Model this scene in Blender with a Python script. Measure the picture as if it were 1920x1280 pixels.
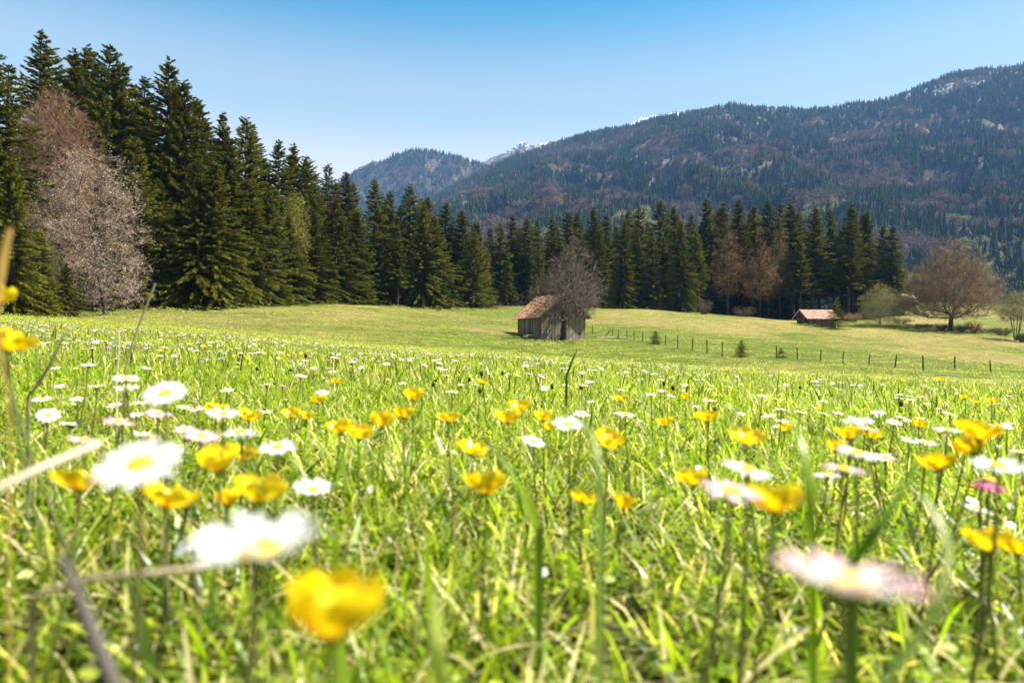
import bpy, math, random
import numpy as np
from mathutils import Vector, Matrix, Quaternion

for o in list(bpy.data.objects): bpy.data.objects.remove(o)
scene = bpy.context.scene
COL = scene.collection
PI = math.pi
R = math.radians

# ------------------------------------------------------------------ camera
CAMZ = 0.17
F = 1280.0                      # focal length in photo pixels (1920 wide)
cam_d = bpy.data.cameras.new('camera'); cam = bpy.data.objects.new('camera', cam_d); COL.objects.link(cam)
cam.location = (0, 0, CAMZ); cam.rotation_euler = (R(90), 0, 0)
cam_d.sensor_width = 36; cam_d.lens = 24; cam_d.clip_start = 0.01; cam_d.clip_end = 30000
cam_d.dof.use_dof = True; cam_d.dof.focus_distance = 5.0; cam_d.dof.aperture_fstop = 7.6
scene.camera = cam

# ------------------------------------------------------------------ sky, sun, exposure
SUN_EL, SUN_AZ = R(56), R(84)   # azimuth clockwise from +Y (the viewing direction) towards +X
world = bpy.data.worlds.new('World'); scene.world = world; world.use_nodes = True
wn = world.node_tree.nodes; wl = world.node_tree.links
sky = wn.new('ShaderNodeTexSky'); sky.sky_type = 'NISHITA'; sky.sun_disc = False
sky.sun_elevation = SUN_EL; sky.sun_rotation = SUN_AZ
sky.altitude = 900; sky.air_density = 1.0; sky.dust_density = 1.0; sky.ozone_density = 1.0
hs = wn.new('ShaderNodeHueSaturation'); hs.inputs['Saturation'].default_value = 1.42; hs.inputs['Hue'].default_value = .472; hs.inputs['Value'].default_value = 1.15
wl.new(sky.outputs[0], hs.inputs['Color'])
wtc = wn.new('ShaderNodeTexCoord'); wsp = wn.new('ShaderNodeSeparateXYZ'); wl.new(wtc.outputs['Generated'], wsp.inputs[0])
wr = wn.new('ShaderNodeValToRGB'); wr.color_ramp.interpolation = 'EASE'      # pale moist air low over the horizon, all round
for q, (p_, v_) in enumerate([(0.0, 1.0), (.22, .88), (.33, .40), (.46, .0)]):
    e_ = wr.color_ramp.elements[q] if q < 2 else wr.color_ramp.elements.new(p_)
    e_.position = p_; e_.color = (v_, v_, v_, 1)
wl.new(wsp.outputs[2], wr.inputs[0])
wm = wn.new('ShaderNodeMix'); wm.data_type = 'RGBA'; wl.new(wr.outputs[0], wm.inputs[0]); wl.new(hs.outputs[0], wm.inputs[6]); wm.inputs[7].default_value = (6.0, 5.7, 5.0, 1)
wl.new(wm.outputs[2], wn['Background'].inputs[0]); wn['Background'].inputs[1].default_value = 0.05
sun_d = bpy.data.lights.new('sun', 'SUN'); sun = bpy.data.objects.new('sun', sun_d); COL.objects.link(sun)
sun_d.energy = 5.0; sun_d.angle = R(0.53); sun_d.color = (1.0, 0.95, 0.86)
sdir = Vector((math.sin(SUN_AZ)*math.cos(SUN_EL), math.cos(SUN_AZ)*math.cos(SUN_EL), math.sin(SUN_EL)))
sun.rotation_euler = sdir.to_track_quat('Z', 'Y').to_euler(); sun.location = sdir*100
vs = scene.view_settings
vs.view_transform = 'Standard'; vs.look = 'None'; vs.exposure = 1.75; vs.gamma = 1.0; vs.use_curve_mapping = False
scene.cycles.max_bounces = 6; scene.cycles.diffuse_bounces = 3; scene.cycles.glossy_bounces = 2
scene.cycles.transmission_bounces = 4; scene.cycles.volume_bounces = 0; scene.cycles.transparent_max_bounces = 4
scene.cycles.use_denoising = True; scene.cycles.denoiser = 'OPENIMAGEDENOISE'; scene.cycles.denoising_prefilter = 'ACCURATE'
scene.cycles.caustics_reflective = False; scene.cycles.caustics_refractive = False

# ------------------------------------------------------------------ helpers
def tag(o, label=None, cat=None, group=None, kind=None):
    if label: o['label'] = label
    if cat: o['category'] = cat
    if group: o['group'] = group
    if kind: o['kind'] = kind
    return o

def empty(name, loc=(0, 0, 0), rz=0.0):
    o = bpy.data.objects.new(name, None); COL.objects.link(o)
    o.location = loc; o.rotation_euler = (0, 0, rz); o.empty_display_size = 0.1
    return o

class MB:
    """collects vertex / face arrays; build() links ONE mesh object"""
    def __init__(s): s.v = []; s.f = []; s.c = []; s.n = 0
    def add(s, v, f, mat=0, col=(1, 1, 1)):
        v = np.asarray(v, float).reshape(-1, 3)
        f = np.asarray(f, int)
        s.v.append(v); s.f.append((f + s.n, mat))
        c = np.asarray(col, float)
        if c.ndim == 1: c = np.repeat(c[None, :3], len(v), 0)
        s.c.append(c[:, :3]); s.n += len(v)
        return s
    def mesh(s, name, mats, smooth=False):
        me = bpy.data.meshes.new(name)
        V = np.concatenate(s.v); C = np.concatenate(s.c)
        loops = np.concatenate([f.reshape(-1) for f, m in s.f])
        sizes = np.concatenate([np.full(len(f), f.shape[1]) for f, m in s.f])
        mi = np.concatenate([np.full(len(f), m) if np.isscalar(m) else m for f, m in s.f])
        me.vertices.add(len(V)); me.vertices.foreach_set('co', V.astype(np.float32).ravel())
        me.loops.add(len(loops)); me.loops.foreach_set('vertex_index', loops.astype(np.int32))
        me.polygons.add(len(sizes))
        st = np.concatenate([[0], np.cumsum(sizes)[:-1]])
        me.polygons.foreach_set('loop_start', st.astype(np.int32))
        me.polygons.foreach_set('loop_total', sizes.astype(np.int32))
        me.polygons.foreach_set('material_index', mi.astype(np.int32))
        me.polygons.foreach_set('use_smooth', np.full(len(sizes), smooth))
        for m in (mats if isinstance(mats, (list, tuple)) else [mats]): me.materials.append(m)
        a = me.color_attributes.new('tint', 'FLOAT_COLOR', 'POINT')
        a.data.foreach_set('color', np.concatenate([C, np.ones((len(C), 1))], 1).astype(np.float32).ravel())
        me.update(calc_edges=True)
        return me
    def build(s, name, mats, parent=None, smooth=False, loc=None):
        o = bpy.data.objects.new(name, s.mesh(name, mats, smooth)); COL.objects.link(o)
        if parent is not None: o.parent = parent
        if loc is not None: o.location = loc
        return o

def link_mesh(name, me, parent=None, loc=(0, 0, 0)):
    o = bpy.data.objects.new(name, me); COL.objects.link(o); o.parent = parent; o.location = loc
    return o

def norm(v): return v/np.maximum(np.linalg.norm(v, axis=-1, keepdims=True), 1e-9)

def box(mb, c, s, rot=None, mat=0, col=(1, 1, 1)):
    """box centred at c with full sizes s"""
    v = np.array([[x, y, z] for x in (-.5, .5) for y in (-.5, .5) for z in (-.5, .5)])*np.array(s)
    if rot is not None: v = v @ np.array(rot.to_3x3()).T
    f = [[0, 1, 3, 2], [4, 6, 7, 5], [0, 4, 5, 1], [2, 3, 7, 6], [0, 2, 6, 4], [1, 5, 7, 3]]
    return mb.add(v + np.array(c), f, mat, col)

def tube(mb, P, rad, sides=6, mat=0, col=(1, 1, 1), cap=True):
    P = np.asarray(P, float); n = len(P); rad = np.broadcast_to(np.asarray(rad, float), (n,))
    T = norm(np.gradient(P, axis=0))
    ref = np.array([1., 0, 0]) if abs(T[:, 0]).mean() < .8 else np.array([0, 1., 0])
    A = norm(np.cross(T, ref)); B = np.cross(T, A)
    th = np.arange(sides)*2*PI/sides
    V = P[:, None] + rad[:, None, None]*(np.cos(th)[None, :, None]*A[:, None] + np.sin(th)[None, :, None]*B[:, None])
    i = np.arange(n-1)[:, None]*sides; j = np.arange(sides)[None]
    k = (j+1) % sides
    f = np.stack([i+j, i+k, i+sides+k, i+sides+j], -1).reshape(-1, 4)
    c = np.asarray(col, float)
    if c.ndim == 2: c = np.repeat(c, sides, 0)
    mb.add(V.reshape(-1, 3), f, mat, c)
    if cap:
        cc = c[-sides:] if c.ndim == 2 else c
        mb.add(V[-1], [list(range(sides))], mat, cc)
    return mb

def prisms(mb, p0, p1, r0, r1, sides=3, mat=0, col=(1, 1, 1)):
    """many straight tapered segments at once"""
    T = norm(p1-p0); ref = np.where(np.abs(T[:, 2:3]) > .9, np.array([[1., 0, 0]]), np.array([[0, 0, 1.]]))
    A = norm(np.cross(T, ref)); B = np.cross(T, A)
    th = np.arange(sides)*2*PI/sides
    ring = np.cos(th)[None, :, None]*A[:, None] + np.sin(th)[None, :, None]*B[:, None]
    V = np.concatenate([p0[:, None]+r0[:, None, None]*ring, p1[:, None]+r1[:, None, None]*ring], 1)
    b = (np.arange(len(p0))*2*sides)[:, None, None]
    j = np.arange(sides); k = (j+1) % sides
    f = (b + np.stack([j, k, k+sides, j+sides], -1)[None]).reshape(-1, 4)
    c = np.asarray(col, float)
    if c.ndim == 2: c = np.repeat(c, 2*sides, 0)
    return mb.add(V.reshape(-1, 3), f, mat, c)

def kites(mb, p, d, w, side, mat=0, col=(1, 1, 1), mid=.45, fold=0.0):
    """many four-cornered leaves: base p, vector d to the tip, half-width vector side*w"""
    up = np.cross(norm(d), side)*fold
    q = p + d*mid + up*w[:, None]
    V = np.stack([p, q+side*w[:, None], p+d, q-side*w[:, None]], 1).reshape(-1, 3)
    b = (np.arange(len(p))*4)[:, None]
    f = np.concatenate([b+np.array([[0, 1, 2]]), b+np.array([[0, 2, 3]])], 0)
    c = np.asarray(col, float)
    if c.ndim == 2: c = np.repeat(c, 4, 0)
    return mb.add(V, f, mat, c)

# value noise ------------------------------------------------------
def _h(ix, iy, s):
    n = (ix.astype(np.int64)*374761393 + iy.astype(np.int64)*668265263 + s*974634777) & 0xffffffff
    n = ((n ^ (n >> 13))*1274126177) & 0xffffffff
    n = ((n ^ (n >> 16))*2246822519) & 0xffffffff
    return ((n ^ (n >> 15)) & 0xffff)/65535.0
def vnoise(x, y, s=0):
    x = np.asarray(x, float); y = np.asarray(y, float)
    ix = np.floor(x); iy = np.floor(y); fx = x-ix; fy = y-iy
    fx = fx*fx*fx*(fx*(fx*6-15)+10); fy = fy*fy*fy*(fy*(fy*6-15)+10)
    a = _h(ix, iy, s); b = _h(ix+1, iy, s); c = _h(ix, iy+1, s); d = _h(ix+1, iy+1, s)
    return (a+(b-a)*fx)*(1-fy) + (c+(d-c)*fx)*fy
def fbm(x, y, s=0, o=4):
    r = 0; a = .5; t = 0
    for i in range(o): r = r + a*vnoise(x*2**i+i*17.3, y*2**i-i*9.1, s+i*31); t += a; a *= .5
    return r/t

# materials --------------------------------------------------------
def mat(name, rough=.8, spec=.3):
    m = bpy.data.materials.new(name); m.use_nodes = True
    nt = m.node_tree; b = nt.nodes['Principled BSDF']
    b.inputs['Roughness'].default_value = rough; b.inputs['Specular IOR Level'].default_value = spec
    return m, nt, b
def N(nt, t, **k):
    n = nt.nodes.new(t)
    for a, v in k.items(): setattr(n, a, v)
    return n
def ramp(nt, stops):
    r = N(nt, 'ShaderNodeValToRGB'); e = r.color_ramp.elements
    while len(e) < len(stops): e.new(.5)
    for i, (p, c) in enumerate(stops): e[i].position = p; e[i].color = (*c, 1)
    return r
def noise(nt, scale, detail=4, rough=.6, vec=None, dist=0):
    n = N(nt, 'ShaderNodeTexNoise'); n.inputs['Scale'].default_value = scale
    n.inputs['Detail'].default_value = detail; n.inputs['Roughness'].default_value = rough
    n.inputs['Distortion'].default_value = dist
    if vec is not None: nt.links.new(vec, n.inputs['Vector'])
    return n
def mixc(nt, fac, a, b, mode='MIX'):
    m = N(nt, 'ShaderNodeMix', data_type='RGBA', blend_type=mode)
    for s, v in ((m.inputs[0], fac), (m.inputs[6], a), (m.inputs[7], b)):
        if hasattr(v, 'is_linked') or hasattr(v, 'links'): nt.links.new(v, s)
        elif isinstance(v, (int, float)): s.default_value = v
        else: s.default_value = (*v, 1)
    return m.outputs[2]
def math_n(nt, op, a, b=None, c=None):
    m = N(nt, 'ShaderNodeMath', operation=op)
    for i, v in enumerate((a, b, c)):
        if v is None: continue
        if hasattr(v, 'links'): nt.links.new(v, m.inputs[i])
        else: m.inputs[i].default_value = v
    return m.outputs[0]
def coords(nt, which='Object', scale=(1, 1, 1)):
    t = N(nt, 'ShaderNodeTexCoord'); mp = N(nt, 'ShaderNodeMapping'); mp.inputs['Scale'].default_value = scale
    nt.links.new(t.outputs[which], mp.inputs[0]); return mp.outputs[0]
def bump(nt, b, h, strength=.3, dist=.02):
    n = N(nt, 'ShaderNodeBump'); n.inputs['Strength'].default_value = strength; n.inputs['Distance'].default_value = dist
    nt.links.new(h, n.inputs['Height']); nt.links.new(n.outputs[0], b.inputs['Normal'])

def leaf_mat(name, trans=.35, rough=.5, spec=.25, vary=.3, gain=(1, 1, 1), tgain=(1.1, 1.15, .8), nscale=None):
    """colour from the 'tint' attribute, varied per object / instance, part translucent"""
    m, nt, b = mat(name, rough, spec)
    at = N(nt, 'ShaderNodeAttribute', attribute_name='tint')
    oi = N(nt, 'ShaderNodeObjectInfo')
    v = math_n(nt, 'MULTIPLY_ADD', oi.outputs['Random'], vary, 1-vary/2)
    if nscale:
        g = N(nt, 'ShaderNodeNewGeometry')
        nz = noise(nt, nscale, 3, .6, g.outputs['Position'])
        v = math_n(nt, 'MULTIPLY', v, math_n(nt, 'MULTIPLY_ADD', nz.outputs[0], 1.2, .4))
    c = mixc(nt, 1.0, at.outputs['Color'], gain, 'MULTIPLY')
    hv = N(nt, 'ShaderNodeHueSaturation'); nt.links.new(c, hv.inputs['Color']); nt.links.new(v, hv.inputs['Value'])
    nt.links.new(hv.outputs[0], b.inputs['Base Color'])
    if trans > 0:
        tr = N(nt, 'ShaderNodeBsdfTranslucent')
        nt.links.new(mixc(nt, 1.0, hv.outputs[0], tgain, 'MULTIPLY'), tr.inputs[0])
        mx = N(nt, 'ShaderNodeMixShader'); mx.inputs[0].default_value = trans
        nt.links.new(b.outputs[0], mx.inputs[1]); nt.links.new(tr.outputs[0], mx.inputs[2])
        nt.links.new(mx.outputs[0], nt.nodes['Material Output'].inputs[0])
    return m

# scatter through geometry nodes: for 'stuff' only -------------------
def scatter(name, pts, rot, scl, idx, sources):
    me = bpy.data.meshes.new(name); n = len(pts)
    me.vertices.add(n); me.vertices.foreach_set('co', np.asarray(pts, np.float32).ravel())
    a = me.attributes.new('rot', 'FLOAT_VECTOR', 'POINT'); a.data.foreach_set('vector', np.asarray(rot, np.float32).ravel())
    a = me.attributes.new('scl', 'FLOAT_VECTOR', 'POINT'); a.data.foreach_set('vector', np.asarray(scl, np.float32).ravel())
    a = me.attributes.new('idx', 'INT', 'POINT'); a.data.foreach_set('value', np.asarray(idx, np.int32))
    o = bpy.data.objects.new(name, me); COL.objects.link(o)
    ng = bpy.data.node_groups.new(name, 'GeometryNodeTree')
    ng.interface.new_socket('Geometry', in_out='INPUT', socket_type='NodeSocketGeometry')
    ng.interface.new_socket('Geometry', in_out='OUTPUT', socket_type='NodeSocketGeometry')
    gi = ng.nodes.new('NodeGroupInput'); go = ng.nodes.new('NodeGroupOutput'); jn = ng.nodes.new('GeometryNodeJoinGeometry')
    def attr(nm, ty):
        x = ng.nodes.new('GeometryNodeInputNamedAttribute'); x.data_type = ty; x.inputs[0].default_value = nm
        return [s for s in x.outputs if s.enabled and s.name == 'Attribute'][0]
    ar = attr('rot', 'FLOAT_VECTOR'); asc = attr('scl', 'FLOAT_VECTOR'); ai = attr('idx', 'INT')
    for k, src in enumerate(sources):
        oi = ng.nodes.new('GeometryNodeObjectInfo'); oi.inputs['Object'].default_value = src; oi.inputs['As Instance'].default_value = True
        ip = ng.nodes.new('GeometryNodeInstanceOnPoints')
        cmp = ng.nodes.new('FunctionNodeCompare'); cmp.data_type = 'INT'; cmp.operation = 'EQUAL'
        ins = [s for s in cmp.inputs if s.enabled]
        ng.links.new(ai, ins[0]); ins[1].default_value = k
        ng.links.new(gi.outputs[0], ip.inputs['Points']); ng.links.new(oi.outputs['Geometry'], ip.inputs['Instance'])
        ng.links.new(cmp.outputs[0], ip.inputs['Selection'])
        ng.links.new(ar, ip.inputs['Rotation']); ng.links.new(asc, ip.inputs['Scale'])
        ng.links.new(ip.outputs[0], jn.inputs[0])
    ng.links.new(jn.outputs[0], go.inputs[0])
    md = o.modifiers.new('scatter', 'NODES'); md.node_group = ng
    return o
def source(name, mb, mats, smooth=False):       # a mesh that only scatter() uses; never linked into the scene
    return bpy.data.objects.new(name, mb.mesh(name, mats, smooth))

# ------------------------------------------------------------------ terrain heights
TC = np.array([-900, -400, 0, 300, 600, 960, 1250, 1550, 1720, 1920, 2400, 3000.])
TD = np.array([2, 4, 8, 16, 26, 45, 62, 80, 100, 130, 160, 200, 300, 480, 900.])
_near = lambda d: 640+F*(.0/d) + F*.055*((TC-960)/F)            # the plane's own slope; its height 0 is added below
TY = np.array([_near(2), _near(4), _near(8),
    [560, 572, 600, 622, 646, 672, 694, 708, 714, 720, 740, 765],
    [555, 568, 598, 618, 647, 675, 699, 714, 720, 727, 752, 777],
    [552, 564, 594, 605, 632, 661, 690, 708, 714, 720, 745, 768],
    [550, 560, 590, 588, 604, 641, 664, 687, 694, 702, 725, 745],
    [550, 560, 586, 579, 590, 631, 648, 668, 678, 688, 705, 725],
    [550, 560, 582, 575, 574, 612, 628, 648, 658, 668, 685, 700],
    [550, 560, 578, 572, 566, 590, 604, 625, 632, 640, 650, 665],
    [550, 558, 574, 570, 563, 577, 584, 606, 608, 615, 625, 640],
    [550, 556, 570, 566, 562, 569, 584, 601, 574, 583, 590, 600],
    [550, 555, 566, 566, 566, 570, 588, 596, 571, 572, 572, 580],
    [560, 562, 572, 575, 578, 585, 595, 598, 592, 590, 590, 590],
    [590, 590, 595, 596, 597, 598, 600, 602, 601, 600, 600, 600.]])
def _cr(p0, p1, p2, p3, t):
    return .5*(2*p1+(p2-p0)*t+(2*p0-5*p1+4*p2-p3)*t*t+(3*p1-p0-3*p2+p3)*t**3)
def ground(x, y):
    """height of the ground; the rolling field is given as a table of slopes over bearing and distance"""
    x = np.asarray(x, float); y = np.asarray(y, float); x, y = np.broadcast_arrays(x, y)
    yy = np.maximum(y, .5)
    c = np.clip(x/yy*F+960, TC[0], TC[-1]-.01)
    ld = np.log(TD); l = np.clip(np.log(np.clip(yy, TD[0], TD[-1])), ld[0], ld[-1]-1e-6)
    i = np.clip(np.searchsorted(TC, c, 'right')-1, 0, len(TC)-2); j = np.clip(np.searchsorted(ld, l, 'right')-1, 0, len(TD)-2)
    u = (c-TC[i])/(TC[i+1]-TC[i]); v = (l-ld[j])/(ld[j+1]-ld[j])
    def at(jj, ii): return TY[np.clip(jj, 0, len(TD)-1), np.clip(ii, 0, len(TC)-1)]
    rows = [_cr(at(j+k, i-1), at(j+k, i), at(j+k, i+1), at(j+k, i+2), u) for k in (-1, 0, 1, 2)]
    s = _cr(*rows, v)
    far = CAMZ - (s-640)/F*yy
    plane = -.055*np.clip(x, -20, 20)
    k_ = np.clip((x/yy+.62)/.6, 0, 1); plane = plane-.0017*np.clip(y, 0, 16)**2*k_*k_*(3-2*k_)      # the rise rounds off towards the hut
    w = np.clip((y-8)/8, 0, 1); w = w*w*(3-2*w)
    h = plane*(1-w) + far*w
    r = np.hypot(x, y)
    h = h + (fbm(x*.9, y*.9, 5, 3)-.5)*.05*np.clip((r-.8)/3, 0, 1)
    h = h + (fbm(x*.09, y*.09, 9, 3)-.5)*1.0*np.clip((r-18)/60, 0, 1)
    return h
def px(x, y, d):
    """world point seen at photo pixel (x, y) at distance d"""
    return np.array([(x-960)/F*d, d, CAMZ-(y-640)/F*d])
def on_ground(x, d):
    X = (x-960)/F*d
    return np.array([X, d, float(ground(X, d))])
def hit(x, y, d0=30, d1=260):
    """where the sight line of a photo pixel meets the ground"""
    d = np.linspace(d0, d1, 1500); X = (x-960)/F*d
    g = ground(X, d); z = CAMZ-(y-640)/F*d
    k = np.nonzero(g >= z)[0]
    return on_ground(x, d[k[0]] if len(k) else d1)
# ------------------------------------------------------------------ meadow ground
def dry_mask(x, y):
    """how much straw shows between the green: broad streaks and patches"""
    n = fbm(x*.045+3, y*.022, 21, 4)
    m = np.clip((n-.50)*4.0, 0, 1)
    for (cx, cy, d, rx, ry, a) in DRY:
        p = hit(cx, cy)
        m = np.maximum(m, a*np.exp(-((x-p[0])/rx)**2-((y-p[1])/ry)**2)*(.55+.9*fbm(x*.1, y*.1, 33, 3)))
    return np.clip(m, 0, 1)
DRY = [(1870, 640, 0, 14, 14, 1.0), (1650, 632, 0, 12, 5, .9), (1480, 600, 0, 16, 5, .75), (330, 600, 0, 9, 6, .8),
       (720, 605, 0, 9, 4, .55), (640, 622, 0, 10, 3, .45), (820, 590, 0, 12, 4, .5), (1200, 590, 0, 14, 6, .75), (250, 592, 0, 12, 5, 1.), (450, 583, 0, 14, 6, .9),
       (1730, 600, 0, 14, 12, 1.0), (1850, 590, 0, 22, 16, .9), (1420, 592, 0, 20, 6, .9), (700, 575, 0, 22, 8, .85), (900, 575, 0, 22, 8, .7), (1780, 606, 0, 20, 5, .8)]
EDGE = np.array([(-700, 40), (-100, 52), (0, 59), (100, 64), (200, 73), (300, 82), (400, 87), (500, 97), (600, 109), (700, 121), (800, 134), (900, 150),
                 (1000, 170), (1250, 176), (1400, 168), (1560, 170), (1690, 176), (1720, 215), (1760, 400), (3000, 500)], float)
def forest_mask(x, y):
    c = x/np.maximum(y, 1)*F+960
    e = np.interp(c, EDGE[:, 0], EDGE[:, 1])
    return np.clip((y-e-1)/5, 0, 1)*(y > 20)

rad = np.concatenate([[0.0], np.geomspace(.06, 950, 210)])
ang = np.concatenate([np.arange(-48, 48, .4), np.arange(48, 312, 4.)])
A_, R_ = np.meshgrid(np.radians(ang), rad)
gx = R_*np.sin(A_); gy = R_*np.cos(A_); gz = ground(gx, gy)
back = np.clip(-gy/30, 0, 1); gz = gz*(1-back)+(-.055*np.clip(gx, -20, 20))*back
na, nr = len(ang), len(rad)
i = np.arange(nr-1)[:, None]*na; j = np.arange(na)[None]; k = (j+1) % na
gf = np.stack([i+j, i+na+j, i+na+k, i+k], -1).reshape(-1, 4)
gm = MB()
dm = dry_mask(gx, gy); fm = forest_mask(gx, gy)
tall = np.clip((24-gy)/8, 0, 1)*(np.abs(gx) < 400)
gm.add(np.stack([gx, gy, gz], -1), gf, 0, np.stack([dm, fm, tall], -1).reshape(-1, 3))
M_ground, nt, b = mat('meadow_ground', .95, .1)
at = N(nt, 'ShaderNodeAttribute', attribute_name='tint'); sep = N(nt, 'ShaderNodeSeparateColor'); nt.links.new(at.outputs['Color'], sep.inputs[0])
co = coords(nt, 'Object', (1, 1, 1))
n1 = noise(nt, .16, 8, .68, coords(nt, 'Object', (.7, 1.7, 1)), .6); n2 = noise(nt, 3.0, 5, .7, co); n3 = noise(nt, 14, 3, .7, co); n4 = noise(nt, .06, 3, .5, co); n5 = noise(nt, .55, 5, .7, co)
green = mixc(nt, n1.outputs[0], (.072, .110, .010), (.135, .150, .022))
green = mixc(nt, ramp(nt, [(.40, (0, 0, 0)), (.66, (1, 1, 1))]).outputs[0], green, (.10, .165, .02)) if False else green
r4 = ramp(nt, [(.42, (0, 0, 0)), (.62, (1, 1, 1))]); nt.links.new(n4.outputs[0], r4.inputs[0])
green = mixc(nt, math_n(nt, 'MULTIPLY', r4.outputs[0], .6), green, (.062, .105, .008))
straw = mixc(nt, n2.outputs[0], (.20, .150, .050), (.30, .225, .09))
f1 = math_n(nt, 'ADD', math_n(nt, 'MULTIPLY', sep.outputs[0], 1.15), math_n(nt, 'MULTIPLY_ADD', n1.outputs[0], 2.6, -1.32))
f1 = math_n(nt, 'ADD', f1, math_n(nt, 'MULTIPLY_ADD', n2.outputs[0], 1.5, -.75))
r1 = ramp(nt, [(.12, (0, 0, 0)), (.95, (1, 1, 1))]); nt.links.new(f1, r1.inputs[0])
c = mixc(nt, math_n(nt, 'MULTIPLY', r1.outputs[0], .82), green, straw)
fine = ramp(nt, [(.3, (.45, .50, .42)), (.7, (1.45, 1.4, 1.4))]); nt.links.new(n3.outputs[0], fine.inputs[0])
c = mixc(nt, .8, c, fine.outputs[0], 'MULTIPLY')
mot = ramp(nt, [(.32, (.55, .60, .5)), (.68, (1.35, 1.3, 1.3))]); nt.links.new(n5.outputs[0], mot.inputs[0])
c = mixc(nt, .85, c, mot.outputs[0], 'MULTIPLY')
soil = mixc(nt, n3.outputs[0], (.025, .028, .008), (.075, .065, .025))
c = mixc(nt, sep.outputs[2], c, soil)
floor = mixc(nt, n2.outputs[0], (.035, .024, .012), (.11, .075, .035))
c = mixc(nt, sep.outputs[1], c, floor)
nt.links.new(c, b.inputs['Base Color'])
bump(nt, b, math_n(nt, 'ADD', math_n(nt, 'MULTIPLY', n5.outputs[0], 2.0), math_n(nt, 'ADD', n2.outputs[0], n3.outputs[0])), .8, .2)
g = gm.build('meadow_ground', M_ground, smooth=True); tag(g, 'rolling green meadow with straw coloured streaks', kind='structure')

# ------------------------------------------------------------------ mountains
def mountain(name, label, ucol, crest, base, D0, D1, mats, seed, amp=45, wl=210., nu=220, nt_=90, over=1.25, pw=1.0):
    """slope from D0 to the crest at D1 with spurs and gullies; crest given as bearing -> skyline height"""
    u = np.linspace(ucol[0], ucol[1], nu); t = np.linspace(0, over, nt_)
    U, T = np.meshgrid(u, t)
    cy = np.interp(U*F+960, crest[:, 0], crest[:, 1])
    d = D0+(D1-D0)*T
    zc = (640-cy)/F*D1; zb = (640-base)/F*D0
    tt = np.clip(T, 0, 1)
    z = zb+(zc-zb)*(.55*tt**1.6+.45*tt)
    z = np.where(T > 1, zc-(T-1)*(D1-D0)*.5, z)
    x = U*d
    s = x+.55*d
    rid = 1-np.abs(2*fbm(s/wl, d/(wl*3.2), seed, 4)-1)
    env = np.sin(np.clip(T, 0, 1)*PI)**.7
    z = z+(rid-.72)*amp*2.4*env + (fbm(x/60, d/60, seed+5, 4)-.5)*amp*.7*(.25+env)
    z = z + (fbm(x/420, d/420, seed+8, 3)-.5)*amp*1.6*env
    m = MB(); i = np.arange(nt_-1)[:, None]*nu; j = np.arange(nu-1)[None]
    f = np.stack([i+j, i+j+1, i+nu+j+1, i+nu+j], -1).reshape(-1, 4)
    m.add(np.stack([x, d, z], -1), f)
    o = m.build(name, mats, smooth=True); tag(o, label, kind='structure')
    def surf(uu, tq):
        a = np.clip((uu-u[0])/(u[-1]-u[0])*(nu-1), 0, nu-1.001); q = np.clip(tq/over*(nt_-1), 0, nt_-1.001)
        ia = a.astype(int); iq = q.astype(int); fa = a-ia; fq = q-iq
        def bl(M): return (M[iq, ia]*(1-fa)+M[iq, ia+1]*fa)*(1-fq)+(M[iq+1, ia]*(1-fa)+M[iq+1, ia+1]*fa)*fq
        return np.stack([bl(x), bl(d), bl(z)], -1)
    return o, surf

def rock_mat(name, ca, cb, cc, snow_z=None):
    m, nt, b = mat(name, .95, .1)
    co = coords(nt, 'Object', (1, 1, 1))
    na_ = noise(nt, .012, 6, .65, co); nb_ = noise(nt, .06, 6, .7, co)
    r = ramp(nt, [(.36, ca), (.5, cb), (.66, cc)]); nt.links.new(math_n(nt, 'ADD', math_n(nt, 'MULTIPLY', na_.outputs[0], .5), math_n(nt, 'MULTIPLY', nb_.outputs[0], .5)), r.inputs[0])
    c = r.outputs[0]
    if snow_z:
        gp = N(nt, 'ShaderNodeNewGeometry'); sp = N(nt, 'ShaderNodeSeparateXYZ'); nt.links.new(gp.outputs['Position'], sp.inputs[0])
        h = math_n(nt, 'ADD', math_n(nt, 'DIVIDE', math_n(nt, 'SUBTRACT', sp.outputs[2], snow_z[0]), snow_z[1]), math_n(nt, 'MULTIPLY_ADD', nb_.outputs[0], 5.0, -2.7))
        h = math_n(nt, 'ADD', h, math_n(nt, 'MULTIPLY_ADD', na_.outputs[0], 3.0, -1.5))
        rr = ramp(nt, [(.35, (0, 0, 0)), (.5, (1, 1, 1))]); nt.links.new(h, rr.inputs[0])
        c = mixc(nt, rr.outputs[0], c, (.50, .52, .56))
    nt.links.new(c, b.inputs['Base Color']); bump(nt, b, nb_.outputs[0], 1.0, 14)
    return m
M_slope = rock_mat('slope_earth', (.03, .032, .014), (.075, .058, .036), (.27, .215, .15), (765, 45))
M_hill = rock_mat('hill_earth', (.03, .032, .014), (.07, .055, .033), (.24, .17, .10))
M_alp = rock_mat('alpine_rock', (.08, .08, .09), (.15, .145, .145), (.24, .23, .22), (850, 120))

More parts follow.
